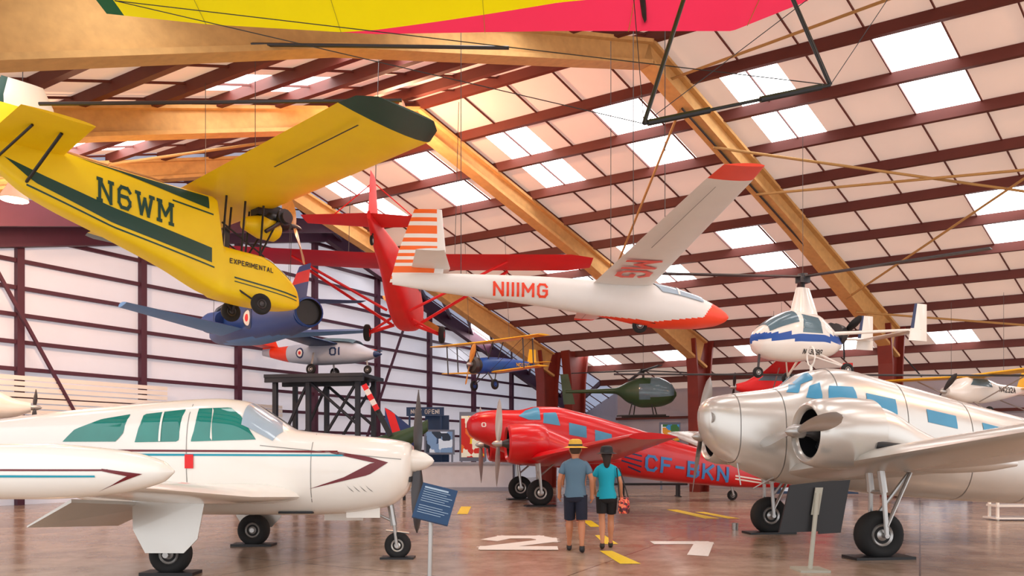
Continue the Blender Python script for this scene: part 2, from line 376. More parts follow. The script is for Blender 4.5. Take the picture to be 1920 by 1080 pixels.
for p,q in((RP(-1,.2,-1),RP(-2.6,.75,-.6)),(RP(-1,.75,-1.1),RP(-2.8,.1,-.6)),(RP(-1,.35,-1),RP(-2.9,.5,-.7)),(RP(-1,.8,-1.2),RP(-2.5,1.2,-.5)),(RP(0,.6,-1),RP(-1,.1,-.8)),(RP(-1,.05,-.7),RP(-2.6,-.12,-.6)),(RP(0,-.2,-.9),RP(1,-.7,-.9)),(RP(0,-.7,-.9),RP(1,-.2,-.9))): a.tube(p,q,.035,6)
a.make('ceiling_brace_ropes',rope)
a=Acc()
for p,q in(((-7.6,12,7.2),(-1.8,12.2,7.35)),((-5.5,11.5,7.9),(-.05,12,8.1)),((3,22,3.9),(17,21.5,3.8)),(RP(-1,.1,-.9),RP(-1,1.2,-.9))): a.tube(p,q,.03,6)
a.make('ceiling_conduit_pipes',dsteel)
for px,py,pz in((-2.95,20,11.0),(-12,18,8.3),(15.5,9.5,10.9)):
    e=place('high_bay_lamp',(px,py,pz)); a=Acc(); a.lathe([(0,.05),(-.15,.1),(-.3,.16),(-.55,.3),(-.62,.3),(-.5,.2)],(0,0,0),'Z',24,0); a.tube((0,0,0),(0,0,.4),.02); a.lathe([(-.45,.05),(-.5,.12),(-.6,.1),(-.62,0)],(0,0,0),'Z',16,1)
    a.make('lamp_shade',[mat('lamp_white','#e8e4de',.4),mat('lamp_glow','#fff2d8',.5,emit=6)],e)
    l=bpy.data.lights.new('lamp','POINT'); l.energy=900; l.shadow_soft_size=.25; l.color=(1,.58,.34); o=link(bpy.data.objects.new('lamp_light',l),e); o.location=(0,0,-1.0)

# ------------------------------------------------------------ white light aircraft (V tail)
P=place('light_aircraft',(-4.5,11.3,0),-1)
H=Hull([(3.0,1.7,1.18,.28),(2.93,1.75,1.0,.4),(2.6,1.81,.77,.5),(1.8,1.88,.67,.56),(1.25,1.94,.66,.6),(.95,2.12,.66,.61),(.5,2.37,.66,.62),(.1,2.41,.66,.63),(-.7,2.37,.68,.62),(-1.6,2.29,.8,.56),(-2.25,2.22,.98,.5),(-3.1,2.12,1.22,.38),(-4.3,1.95,1.5,.2),(-4.9,1.85,1.65,.06)],2.7)
H.build('fuselage',P,[white],nx=80)
for sd in(-1,1):
    H.patch('window_rear',P,[(-2.0,1.75),(-1.83,1.93),(-1.45,2.08),(-1.03,2.15),(-1.07,1.89),(-1.18,1.75)],sd,glassG)
    H.patch('window_mid',P,[(-.9,1.74),(-.82,2.15),(-.22,2.22),(-.26,1.75)],sd,glassG)
    H.patch('window_front',P,[(-.08,1.75),(-.05,2.23),(.42,2.25),(.6,2.12),(.84,1.78)],sd,glassG)
    H.patch('window_post',P,[(-.55,1.75),(-.55,2.19),(-.52,2.19),(-.52,1.75)],sd,white,off=.014,nx=2)
    H.patch('window_post_b',P,[(.2,1.76),(.17,2.24),(.195,2.24),(.225,1.76)],sd,white,off=.014,nx=2)
    H.patch('stripe_maroon',P,[(-3.5,1.62),(-3.5,1.65),(2.0,1.62),(2.0,1.59)],sd,maroon,nx=40,nz=2)
    H.patch('stripe_teal',P,[(-3.5,1.55),(-3.5,1.59),(2.1,1.565),(2.1,1.54)],sd,teal,nx=40,nz=2)
    H.patch('arrow_upper',P,[(1.9,1.62),(2.45,1.53),(2.72,1.45),(2.5,1.45),(1.9,1.585)],sd,maroon)
    H.patch('arrow_lower',P,[(2.72,1.45),(2.45,1.27),(1.6,1.07),(2.1,1.24),(2.5,1.45)],sd,maroon)
    H.patch('door_line',P,[(-.15,1.0),(-.15,2.3),(-.14,2.3),(-.14,1.0)],sd,silverd,nx=2)
    H.patch('cowl_line',P,[(1.62,.75),(1.62,1.87),(1.63,1.87),(1.63,.75)],sd,silverd,nx=2); H.patch('cowl_line_b',P,[(.9,1.69),(.9,1.7),(2.9,1.5),(2.9,1.49)],sd,silverd,nx=20,nz=1)
    for k in range(4): H.patch('louver',P,[(2.15+.09*k,1.1),(2.1+.09*k,1.16),(2.19+.09*k,1.05),(2.24+.09*k,1.02)],sd,dsteel,nx=4)
    H.band('windshield',P,lambda g:.62,lambda g:1.17-.1*abs(2*g-1),90-sd*4,90-sd*60,glassL)
    s=sd
    wing('wing',P,[((1.5,s*.4,.95),2.35,.3),((1.15,s*1.6,1.02),2.05,.26),((.75,s*5.0,1.36),1.3,.15)],[white])
    T=Hull([(1.8,1.45,1.43,.01),(1.7,1.53,1.35,.09),(1.35,1.62,1.26,.18),(.7,1.67,1.21,.23),(-.2,1.67,1.21,.22),(-.9,1.6,1.28,.14),(-1.5,1.47,1.4,.02)],2.0,s*5.1)
    T.build('tip_tank',P,[white],nx=40)
    for q in(-1,1):
        T.patch('tank_stripe_teal',P,[(-1,1.395),(-1,1.42),(1.25,1.41),(1.25,1.395)],q,teal,nx=20,nz=2); T.patch('tank_stripe_maroon',P,[(-1,1.45),(-1,1.465),(1.35,1.46),(1.35,1.445)],q,maroon,nx=20,nz=2)
        T.patch('tank_arrow_upper',P,[(1.3,1.465),(1.6,1.42),(1.5,1.40),(1.3,1.445)],q,maroon); T.patch('tank_arrow_lower',P,[(1.6,1.42),(1.22,1.27),(1.36,1.33),(1.5,1.41)],q,maroon)
    mk('flap',[(-.35,s*.95,.9),(-.35,s*3.0,1.08),(-.85,s*3.0,.78),(-.95,s*.95,.6),(-.35,s*.95,.86),(-.35,s*3.0,1.04),(-.85,s*3.0,.76),(-.95,s*.95,.58)],[(0,1,2,3),(4,7,6,5),(0,4,5,1),(1,5,6,2),(2,6,7,3),(3,7,4,0)],silver,P,smooth=False)
    mk('gear_door',[(-.4,s*1.62,.98),(.55,s*1.62,.98),(.47,s*1.66,.48),(.3,s*1.68,.3),(-.2,s*1.68,.3),(-.37,s*1.66,.6),(-.4,s*1.6,.98),(.55,s*1.6,.98),(.47,s*1.64,.48),(.3,s*1.66,.3),(-.2,s*1.66,.3),(-.37,s*1.64,.6)],[(0,1,2,3,4,5),(6,7,8,9,10,11)]+[(i,(i+1)%6,(i+1)%6+6,i+6) for i in range(6)],silver,P,smooth=False)
    wheel('main_wheel',P,(.05,s*1.5,.27),.27,.2,silverd)
    a=Acc(); a.tube((.05,s*1.55,1),(.05,s*1.6,.3),.05); a.tube((.05,s*1.66,.27),(.05,s*1.4,.27),.04); a.box((.05,s*1.5,.02),(.7,.3,.04),1); a.make('main_gear_leg',[steel,black],P)
    wing('tail_surface',P,[((-4.0,s*.12,1.8),1.0,.1),((-4.6,s*1.35,2.7),.6,.05)],[white])
wheel('nose_wheel',P,(2.78,0,.2),.2,.13,silver)
a=Acc(); a.tube((2.65,0,.9),(2.72,0,.5),.05); a.tube((2.72,0,.55),(2.78,.09,.2),.025); a.tube((2.72,0,.55),(2.78,-.09,.2),.025); a.tube((2.78,.1,.2),(2.78,-.1,.2),.03); a.tube((2.72,0,.55),(2.3,0,.75),.02); a.tube((2.6,0,.42),(2.95,0,.38),.015); a.box((2.78,0,.015),(.5,.25,.03),1)
a.make('nose_gear',[steel,black],P)
prop('propeller',P,(3.08,0,1.47),1.08,2,86,dsteel,.2,.09)
a=Acc(); a.lathe([(2.98,.17),(3.05,.17),(3.2,.12),(3.3,.05),(3.33,0)],(0,0,1.47),'X',24); a.box((3.0,0,1.2),(.03,.5,.08),1); a.make('spinner',[white,black],P)
a=Acc(); a.box((-.1,-.645,1.47),(.12,.01,.2)); a.make('placard',[redh],P,False)
a=Acc(); a.box((1.9,.25,.66),(.6,.02,.22)); a.box((2.3,-.2,.72),(.5,.02,.18)); a.box((1.35,-.35,.72),(.5,.1,.03),1); a.make('nose_gear_door',[white,black],P,False)

# ------------------------------------------------------------ silver twin
P=place('silver_twin_engine_airliner',(5.3,13,0),187.5)
H=Hull([(2.14,2.3,2.12,.05),(2.08,2.42,1.92,.22),(1.9,2.54,1.66,.38),(1.6,2.6,1.42,.5),(1.2,2.65,1.24,.61),(.9,2.69,1.12,.68),(.62,2.76,1.06,.71),(.3,2.97,1.02,.74),(-.15,3.05,.97,.77),(-1.2,2.84,.85,.78),(-2.5,2.52,.75,.75),(-4,2.18,.68,.62),(-6.5,1.62,.72,.34),(-8.6,1.2,.9,.06)],2.7)
H.build('fuselage',P,[silver],nx=100,nt=56)
for s in(-1,1):
    H.patch('window_1',P,[(.2,2.42),(.16,2.7),(-.28,2.68),(-.32,2.36)],s,glassB)
    H.patch('window_2',P,[(-.47,2.33),(-.47,2.58),(-1.0,2.48),(-1.0,2.22)],s,glassB)
    H.patch('window_3',P,[(-1.55,2.1),(-1.55,2.32),(-2.1,2.21),(-2.1,1.99)],s,glassB)
    H.patch('window_4',P,[(-2.6,1.9),(-2.6,2.1),(-3.1,1.99),(-3.1,1.8)],s,glassB)
    H.patch('cockpit_window',P,[(.54,2.5),(.44,2.7),(.27,2.76),(.29,2.46)],s,glassB)
    H.patch('windshield',P,[(.8,2.6),(.7,2.69),(.4,2.95),(.3,2.95),(.34,2.82),(.52,2.74),(.62,2.58)],s,glassB)
    for xx in(1.6,.9,0,-1.2,-2.4,-3.6):
        H.band('panel_seam',P,xx,xx+.012,0,360,silverd,.003,1,56)
    E=Acc(); c=(0,s*1.85,1.88)
    E.lathe([(1.14,.36),(1.2,.38),(1.23,.42),(1.2,.46),(1.05,.51),(.7,.535),(.25,.51),(.22,.47)],c,'X',44,0,cap=False)
    E.lathe([(1.14,.36),(1.0,.37),(.65,.37),(.6,.05),(.6,0)],c,'X',40,1,cap=False)
    for k in range(9):
        t=2*math.pi*(k+.5)/9
        for j in range(5): E.tube((.86,s*1.85+(.12+.045*j)*math.cos(t),1.88+(.12+.045*j)*math.sin(t)),(.86,s*1.85+(.14+.045*j)*math.cos(t),1.88+(.14+.045*j)*math.sin(t)),.07,12,2)
        E.tube((.86,s*1.85+.1*math.cos(t),1.88+.1*math.sin(t)),(.86,s*1.85+.33*math.cos(t),1.88+.33*math.sin(t)),.05,10,1)
    E.lathe([(.8,.13),(1.05,.12),(1.15,.06),(1.3,.03)],c,'X',20,2)
    E.tube((.4,s*1.85+.46*s,1.7),(.05,s*1.85+.58*s,1.66),.06,12,1)
    E.make('engine_cowling',[silver,black,dsteel],P)
    NH=Hull([(.3,2.33,1.42,.46),(0,2.24,1.36,.44),(-.4,2.0,1.3,.4),(-.9,1.78,1.28,.33),(-1.6,1.62,1.3,.2),(-2.2,1.48,1.38,.05)],2.2,s*1.85); NH.build('engine_nacelle',P,[silver],nx=30)
    prop('propeller',P,(1.36,s*1.85,1.91),1.2,2,8 if s>0 else 68,steel,.2,.1)
    wing('wing',P,[((.8,s*.5,1.28),3.0,.42),((.7,s*2.0,1.45),2.7,.36),((.25,s*6.5,2.02),1.5,.2),((-.1,s*8,2.13),.7,.08)],[silver])
    wheel('main_wheel',P,(0,s*1.75,.36),.36,.28)
    a=Acc()
    for q in(-.2,.2): a.tube((0,s*1.75+q,.36),(.02,s*1.75+q*.8,1.0),.035); a.tube((.02,s*1.75+q*.8,1),(.1,s*1.75+q*.7,1.6),.055)
    a.tube((0,s*1.75-.22,.36),(0,s*1.75+.22,.36),.04); a.tube((.02,s*1.75-.16,1),(.02,s*1.75+.16,1),.03); a.tube((0,s*1.75-.2,.5),(-.55,s*1.75,1.35),.03); a.tube((0,s*1.75+.2,.5),(-.55,s*1.75,1.35),.03)
    a.box((0,s*1.75,.02),(.95,.4,.04),1); a.make('main_gear',[steel,black],P)
    wing('fin',P,[((-7.7,s*1.5,.9),1.1,.1),((-8.0,s*1.5,2.3),.6,.05)],[silver],up='Y')
wing('tailplane',P,[((-7.5,-2.2,1.35),1.0,.12),((-7.5,2.2,1.35),1.0,.12)],[silver])
wheel('tail_wheel',P,(-7.2,0,.17),.17,.1)
a=Acc(); a.tube((-7.2,0,.2),(-7.1,0,1.0),.04); a.make('tail_strut',steel,P)
a=Acc(); a.tube((1.55,.2,1.5),(1.5,.25,1.05),.012); a.tube((.9,.3,1.2),(1.35,.4,1.0),.012); a.lathe([(0,.05),(.03,.09),(.02,0)],(2.0,.28,2.18),'X',16); a.make('pitot_mast',steel,P)
a=Acc(); pts=[V((.1,.0+.13*math.cos(t),3.27+.17*math.sin(t))) for t in [2*math.pi*k/20 for k in range(21)]]
for p,q in zip(pts[:-1],pts[1:]): a.tube(p,q,.014,6)
a.tube((.1,0,3.0),(.1,0,3.12),.025); a.make('loop_antenna',white,P)

# ------------------------------------------------------------ red twin
P=place('red_twin_engine_aircraft',(.55,23.7,0),190)
H=Hull([(2.0,2.5,2.35,.03),(1.92,2.68,2.15,.22),(1.6,2.86,1.95,.42),(1.1,2.93,1.72,.56),(.5,2.93,1.45,.66),(.25,2.95,1.35,.68),(-.2,3.05,1.25,.7),(-.7,3.05,1.15,.7),(-1.6,2.88,1.0,.72),(-3.2,2.45,.8,.7),(-5,1.93,.6,.58),(-7.5,1.27,.42,.35),(-9.8,.72,.4,.05)],2.7)
H.build('fuselage',P,[red],nx=80)
for s in(-1,1):
    H.patch('cockpit_side_window',P,[(-.3,2.5),(-.33,2.82),(-.74,2.84),(-.84,2.42)],s,glassB,.01)
    H.patch('window_1',P,[(-1.12,2.14),(-1.12,2.52),(-1.68,2.40),(-1.68,2.04)],s,glassB,.01)
    H.patch('window_2',P,[(-1.95,1.95),(-1.95,2.3),(-2.5,2.16),(-2.5,1.83)],s,glassB,.01)
    H.patch('windshield',P,[(.45,2.72),(.2,2.9),(-.1,3.0),(-.22,3.0),(-.22,2.6),(.15,2.6)],s,glassB,.01)
    for k in range(4): H.patch('fuselage_stripe',P,[(-2.3-.25*k,1.72-.2*k),(-2.3-.25*k,1.77-.2*k),(-3.5,1.5-.17*k),(-3.5,1.45-.17*k)],s,navy,nx=20,nz=2)
    E=Acc(); c=(0,s*1.9,1.85)
    E.lathe([(.98,.44),(1.05,.48),(1.0,.55),(.8,.59),(.3,.6),(0,.56),(-.1,.5)],c,'X',36,0,cap=False)
    E.lathe([(.98,.44),(.85,.45),(.65,.44),(.6,0)],c,'X',30,1,cap=False)
    for k in range(9):
        t=2*math.pi*k/9; E.tube((.82,s*1.9+.1*math.cos(t),1.85+.1*math.sin(t)),(.82,s*1.9+.42*math.cos(t),1.85+.42*math.sin(t)),.08,10,2)
    E.lathe([(.75,.16),(1.0,.15),(1.25,.05)],c,'X',20,2)
    E.make('engine_cowling',[red,black,dsteel],P)
    NH=Hull([(0,2.36,1.34,.5),(-.6,2.1,1.28,.45),(-1.3,1.8,1.25,.35),(-2.4,1.5,1.3,.05)],2.2,s*1.9); NH.build('engine_nacelle',P,[red],nx=30)
    prop('propeller',P,(1.3,s*1.9,1.85),1.3,2,78 if s>0 else 95,mat('polished_blade','#d4d2ce',.3,.4),.22,.1)
    wing('wing',P,[((.6,s*.5,1.3),3.0,.4),((.5,s*2.0,1.4),2.8,.38),((-.9,s*7.0,1.95),1.2,.16)],[red])
    wheel('main_wheel',P,(0,s*1.6,.4),.4,.28,silver)
    a=Acc()
    for q in(-.2,.2): a.tube((0,s*1.6+q,.4),(.1,s*1.7+q*.8,1.5),.045)
    a.tube((0,s*1.6-.22,.4),(0,s*1.6+.22,.4),.04); a.tube((0,s*1.6,.9),(-.6,s*1.6,1.4),.03); a.box((0,s*1.6,.02),(.9,.4,.04),1); a.make('main_gear',[steel,black],P)
    wing('fin',P,[((-8.6,s*1.6,.35),1.1,.1),((-8.8,s*1.6,1.9),.6,.05)],[red],up='Y')
htext('registration',P,'CF-BKN',H,-3.6,-6.55,1.02,.52,1,letblue,-.42,off=.03,sw=.16)
H.patch('tail_stripe_1',P,[(-6.8,.80),(-6.8,.85),(-7.8,.7),(-7.8,.65)],1,white,nz=2); H.patch('tail_stripe_2',P,[(-6.8,.7),(-6.8,.75),(-7.8,.6),(-7.8,.55)],1,white,nz=2)
wing('tailplane',P,[((-8.3,-1.8,.95),1.2,.1),((-8.3,1.8,.95),1.2,.1)],[red])
wheel('tail_wheel',P,(-6.9,0,.17),.17,.12); a=Acc(); a.tube((-6.9,.1,.17),(-6.8,0,.7),.04); a.make('tail_strut',steel,P)
text('nose_emblem',P,'O',lambda u,v:V((1.45+.14*u,H.ya(1.45+.14*u,2.38+.14*v)+.01,2.38+.14*v)),white)

# ------------------------------------------------------------ yellow N6WM
P=place('yellow_ultralight_aircraft',(-5.68,15,6.6),48.6)
H=Hull([(-4.3,.1,-.15,.05),(-3.55,.1,-.72,.2),(-2.3,.02,-1.15,.3),(-1.3,-.02,-1.5,.36),(-.5,-.03,-1.85,.38),(-.42,-.06,-1.87,.38),(-.3,-.95,-1.92,.39),(.6,-1.0,-2.0,.38),(1.0,-1.2,-2.0,.34),(1.4,-1.5,-1.95,.22),(1.55,-1.7,-1.85,.08)],6)
H.build('fuselage',P,[yellow],nx=110)
for s in(-1,1):
    H.patch('stripe_lower',P,[(-3.9,-.25),(-3.4,-.42),(-2.3,-.72),(-.55,-1.08),(-.55,-1.36),(-2.3,-.99),(-3.5,-.57)],s,green,nx=30)
    H.patch('stripe_lower_edge',P,[(-3.6,-.62),(-2.3,-1.04),(-.5,-1.43),(-.5,-1.46),(-2.3,-1.07),(-3.6,-.65)],s,green,nx=30,nz=1)
    H.patch('stripe_upper',P,[(-2.9,.02),(-1.8,-.05),(-.6,-.1),(-.6,-.34),(-1.2,-.24),(-2.2,-.06)],s,green,nx=30)
    H.patch('stripe_upper_line',P,[(-1.3,-.33),(-1.3,-.36),(-.52,-.45),(-.52,-.42)],s,green,nx=8,nz=1)
    H.patch('nose_line_1',P,[(-.1,-1.55),(-.1,-1.58),(1.4,-1.72),(1.4,-1.69)],s,green,nz=1); H.patch('nose_line_2',P,[(-.1,-1.63),(-.1,-1.65),(1.4,-1.79),(1.4,-1.77)],s,green,nz=1)
    wing('wing',P,[((.92,s*0,.1),1.84,.22),((.92,s*4.95,.17),1.84,.22),((.75,s*5.3,.19),1.6,.1),((.5,s*5.5,.2),1.1,.03)],[yellow,green],lambda f,c,p:1 if abs(p.y)>4.9 or (abs(p.y)>4.2 and c>.9) else 0)
    mk('aileron_line',[(-.42,s*2.4,.0),(-.42,s*4.8,.04),(-.45,s*4.8,.04),(-.45,s*2.4,.0)],[(0,1,2,3)],dsteel,P)
    a=Acc()
    for x in(-.3,.1,.5): a.tube((x,s*.3,-1),(x+.1,s*.28,.1),.022)
    a.tube((.5,s*.3,-1),(1.0,s*.2,-.1),.02); a.tube((-.3,s*.28,-.5),(.6,s*.28,-1),.018); a.tube((.35,s*.3,-1.8),(.35,s*.55,-2.05),.03); a.tube((-.1,s*.3,-1.7),(.35,s*.55,-2.05),.02); a.make('struts',black,P)
    wheel('main_wheel',P,(.35,s*.6,-2.05),.21,.12,dsteel)
    wing('tailplane',P,[((-3.05,s*.1,0),1.1,.08),((-3.1,s*1.75,.02),1.0,.05)],[yellow])
    a=Acc(); a.tube((-3.6,s*.15,-.6),(-3.4,s*1.2,-.02),.025); a.tube((-4.0,s*.1,-.3),(-3.8,s*1.2,-.02),.02); a.make('tail_braces',black,P)
htext('registration',P,'N6WM',H,-2.55,-1.3,-.66,.42,-1,green,-.17,sw=.15,serif=True)
htext('experimental_text',P,'EXPERIMENTAL',H,-.2,.75,-1.3,.1,-1,black,-.03,sw=.18)
wing('fin',P,[((-3.0,0,.0),1.0,.08),((-3.15,0,.8),.85,.06),((-3.3,0,1.1),.6,.04)],[yellow,green,white],lambda f,c,p:(2 if p.z>.7 and c<.75 else 1) if p.z>.62 else 0,up='Y')
H.patch('tail_stripe',P,[(-3.9,.02),(-3.9,.06),(-3.3,.07),(-3.3,.03)],-1,green)
a=Acc(); a.lathe([(.6,.1),(.8,.2),(1.1,.2),(1.3,.12)],(0,0,-.15),'X',20); a.tube((1.05,-.45,-.12),(1.05,.45,-.12),.12,14,1); a.tube((1.05,-.36,-.1),(1.05,-.3,-.1),.17,14,1); a.box((.8,0,.02),(.5,.3,.25)); a.tube((1.0,-.3,-.2),(.6,-.35,-.5),.04,8,1); a.lathe([(.3,.12),(.65,.24),(1.0,.24),(1.1,.15)],(0,0,-.32),'X',20,2)
a.make('engine',[black,dsteel,yellow],P)
prop('propeller',P,(1.48,0,-.15),.95,2,65,wood,.22,.07,dsteel)
H.band('windscreen',P,.6,1.25,40,140,glassL)
a=Acc(); a.box((-.15,0,-.9),(.1,.4,.7)); a.box((.1,0,-1.1),(.4,.4,.1)); a.make('seat',black,P,False)
cables(P,[(0,-1,.25),(0,1,.25),(-3.6,0,.9)],2.5)

# ------------------------------------------------------------ red monoplane
P=place('red_high_wing_aircraft',(-2.8,18.9,6.3),90,0,1.5,s=1.12)
H=Hull([(-3.85,.02,-.12,.03),(-3.3,.05,-.3,.08),(-1.5,.1,-.7,.2),(-.4,.12,-1.1,.28),(.8,.1,-1.3,.33),(1.5,-.25,-1.22,.33),(1.95,-.4,-1.05,.28),(2.0,-.45,-.95,.25)],3.0)
H.build('fuselage',P,[redh])
for s in(-1,1):
    wing('wing',P,[((.75,s*.2,.12),1.4,.18),((.75,s*3.8,.2),1.4,.16),((.55,s*4.3,.22),.9,.05)],[redh])
    wing('tailplane',P,[((-3.0,s*.03,-.02),.85,.06),((-3.15,s*1.25,-.02),.5,.03)],[redh])
    a=Acc(); a.tube((.7,s*.3,-1.2),(.6,s*2.4,.1),.035); a.tube((-.3,s*.25,-1.05),(-.3,s*2.4,.1),.03); a.tube((.75,s*.25,-1.2),(.75,s*.85,-1.4),.04); a.tube((.2,s*.25,-1.15),(.75,s*.85,-1.4),.03); a.tube((-3.5,s*.05,.6),(-3.4,s*.8,0),.01); a.make('struts',redh,P)
    wheel('main_wheel',P,(.75,s*.88,-1.4),.2,.13,redh)
    H.patch('door_window',P,[(0,-.4),(0,-.02),(.9,-.05),(.9,-.4)],s,glassD)
wing('fin',P,[((-2.9,0,.0),1.0,.06),((-3.3,0,.75),.5,.03)],[redh],up='Y')
prop('propeller',P,(2.1,0,-.7),.9,2,30,wood)
wheel('tail_wheel',P,(-3.5,0,-.4),.09,.05); a=Acc(); a.tube((-3.5,0,-.4),(-3.4,0,-.2),.015); a.make('tail_spring',dsteel,P)
cables(P,[(0,-1.2,.25),(0,1.2,.25),(-3.3,0,.6)],3.5)

# ------------------------------------------------------------ white glider
P=place('white_glider',(2.05,14,0),5)
H=Hull([(-4.25,4.86,4.66,.04),(-3.5,4.88,4.55,.12),(-1.66,4.86,4.33,.22),(-.3,4.8,4.12,.31),(.4,4.78,3.98,.34),(.8,4.72,3.93,.34),(1.3,4.58,3.93,.31),(1.75,4.4,3.98,.2),(1.98,4.26,4.06,.09),(2.06,4.19,4.13,.02)],2.2)
H.build('fuselage',P,[gwhite,orange],lambda c:1 if (c.x>1.48+(c.z-4.1)*.8 or (c.x>-.9 and c.z<4.02+.12*max(0,.6-c.x)+.1*max(0,c.x-.6))) else 0,nx=220,nt=90)
H.band('canopy',P,lambda g:.45+.25*abs(2*g-1),lambda g:1.5,30,150,glassL,.02)
H.band('canopy_frame',P,1.0,1.04,30,150,gwhite,.03,2)
for s in(-1,1):
    wing('wing',P,[((.55,s*.2,4.72),1.12,.16),((.52,s*4.75,4.97),.6,.07),((.5,s*5.2,5.0),.5,.04)],[gwhite,orange],lambda f,c,p:1 if abs(p.y)>4.84 else 0,sub=12)
    mk('aileron_line',[(-.1,s*2.4,4.775),(.08,s*4.7,4.915),(.09,s*4.7,4.915),(-.085,s*2.4,4.775)],[(0,1,2,3)],silverd,P)
    wing('tailplane',P,[((-3.2,s*.02,4.98),.7,.06),((-3.3,s*1.1,5.02),.48,.04)],[gwhite])
wing('fin',P,[((-3.35,0,4.7),.95,.09),((-3.28,0,5.3),.85,.07),((-3.35,0,6.05),.5,.05)],[gwhite,orange2],lambda f,c,p:int((p.z-4.7)/.0675)%2 if p.z>4.75 and c>.12 else 0,up='Y',sub=10)
htext('registration',P,'N111MG',H,-2.42,-1.42,4.46,.26,-1,orange,-.04,sw=.16)
def wtx(u,v):
    y=-1.75+.95*u; f=(abs(y)-.2)/4.55; th=.16-.09*f
    return V((-.33+.62*v,y,4.72+.25*f-th*.35-.012))
text('wing_registration',P,'MG',wtx,orange,lift=V((0,0,-.0007)))
H.patch('wheel_fairing',P,[(.2,3.99),(.2,4.02),(.6,4.0),(.6,3.97)],-1,black)
wheel('main_wheel',P,(.35,0,3.98),.14,.1)
cables(P,[(0,-.9,4.8),(0,.9,4.8),(-3,0,4.85),(0.3,-1.8,4.85)],5)

# ------------------------------------------------------------ blue jet
P=place('blue_jet_aircraft',(-7.15,20.5,5.1),126,4)
H=Hull([(-4.2,.32,-.34,.33),(-2,.5,-.5,.55),(0,.62,-.55,.75),(1.5,.6,-.5,.62),(2.8,.3,-.42,.4),(4.3,-.05,-.15,.04)],2.3)
H.build('fuselage',P,[jblue,lblue],lambda c:1 if c.z<-.45 else 0)
a=Acc(); a.lathe([(-4.15,.33),(-4.3,.34),(-4.32,.3),(-4.1,.25),(-3.7,.2)],(0,0,0),'X',24,0,[1,1,0,0],cap=False); a.lathe([(-4.21,.3),(-4.2,0)],(0,0,0),'X',24,cap=False); a.make('exhaust',[black,jblue],P)
for s in(-1,1):
    wing('wing',P,[((1.2,s*.5,-.25),2.4,.25),((-.2,s*3.3,.1),1.2,.1)],[jblue,lblue],lambda f,c,p:1 if p.z<-.26+.125*abs(p.y)-.06 else 0)
    wing('tailplane',P,[((-2.9,s*.2,.35),1.0,.1),((-3.5,s*1.5,.45),.6,.05)],[jblue])
    a=Acc(); a.lathe([(1.6,.2),(1.65,.25),(1.2,.3),(0,.25)],(0,s*.72,.05),'X',18); a.make('air_intake',[jblue],P)
wing('fin',P,[((-2.6,0,.3),1.5,.12),((-3.6,0,1.1),.75,.05)],[jblue,redh],lambda f,c,p:1 if p.z>.7 and p.z<1.0 else 0,up='Y')
H.band('canopy',P,1.2,2.7,45,135,glassD,.1)
def rnd(parent,hull,x,z,r,side):
    for nm,q,m in(('roundel_blue',1,navy),('roundel_white',.7,white),('roundel_red',.35,redh)):
        hull.patch(nm,parent,[(x+r*q*math.cos(t*math.pi/8),z+r*q*math.sin(t*math.pi/8)) for t in range(16)],side,m,off=.01+.01*(1-q),nx=12)
rnd(P,H,-1.6,.0,.28,1)
cables(P,[(0,-1,0),(0,1,0),(-3,0,.5)],3.2)

# ------------------------------------------------------------ jet trainer on stand
P=place('jet_trainer_aircraft',(-7.0,28,5.27),-24)
H=Hull([(-3.0,.35,.1,.06),(-1.5,.42,-.25,.3),(0,.5,-.4,.42),(1.2,.4,-.4,.38),(2.0,.1,-.3,.25),(2.5,-.1,-.15,.04)],2.2)
H.build('fuselage',P,[mat('trainer_grey','#b8c4d6',.35),orange,navy],lambda c:1 if (-2.6<c.x<-1.6) else (2 if c.x>2.2 else 0))
for s in(-1,1):
    wing('wing',P,[((.8,s*.3,.3),1.3,.15),((.4,s*3.2,.5),.8,.08)],[navy,orange],lambda f,c,p:1 if abs(p.y)>2.4 and abs(p.y)<2.9 else 0)
    wing('tailplane',P,[((-2.3,s*.1,.4),.7,.06),((-2.5,s*1.2,.45),.5,.04)],[orange])
    wheel('main_wheel',P,(-.1,s*.7,-.62),.2,.12); a=Acc(); a.tube((-.1,s*.7,-.6),(-.1,s*.55,0),.04); a.make('gear_leg',steel,P)
wing('fin',P,[((-2.2,0,.3),.8,.06),((-2.6,0,1.1),.5,.04)],[orange],up='Y')
H.band('canopy',P,.1,1.5,45,135,glassD,.1); rnd(P,H,-.9,.05,.2,-1)
htext('number',P,'01',H,.5,.95,-.12,.3,-1,navy); wheel('nose_wheel',P,(1.9,0,-.66),.16,.1); a=Acc(); a.tube((1.9,0,-.6),(1.85,0,-.1),.03); a.make('nose_leg',steel,P)
P=place('display_stand',(-7.0,28,0),-10)
a=Acc(); a.box((0,0,4.38),(3.8,2.2,.12)); a.box((0,0,4.2),(3.4,.2,.25)); a.box((0,-1,4.25),(3.8,.12,.2))
for x in(-1.6,-.3,1.6):
    for y in(-.8,.8): a.box((x,y,2.15),(.16,.16,4.3))
for y in(-.8,.8): a.tube((-1.6,y,1.5),(-.3,y,4.2),.06); a.tube((1.6,y,2.6),(-.3,y,4.2),.06); a.tube((1.6,y,4.2),(-.3,y,1.2),.06)
a.make('steel_frame',mat('stand_black','#20242e',.5),P,False)

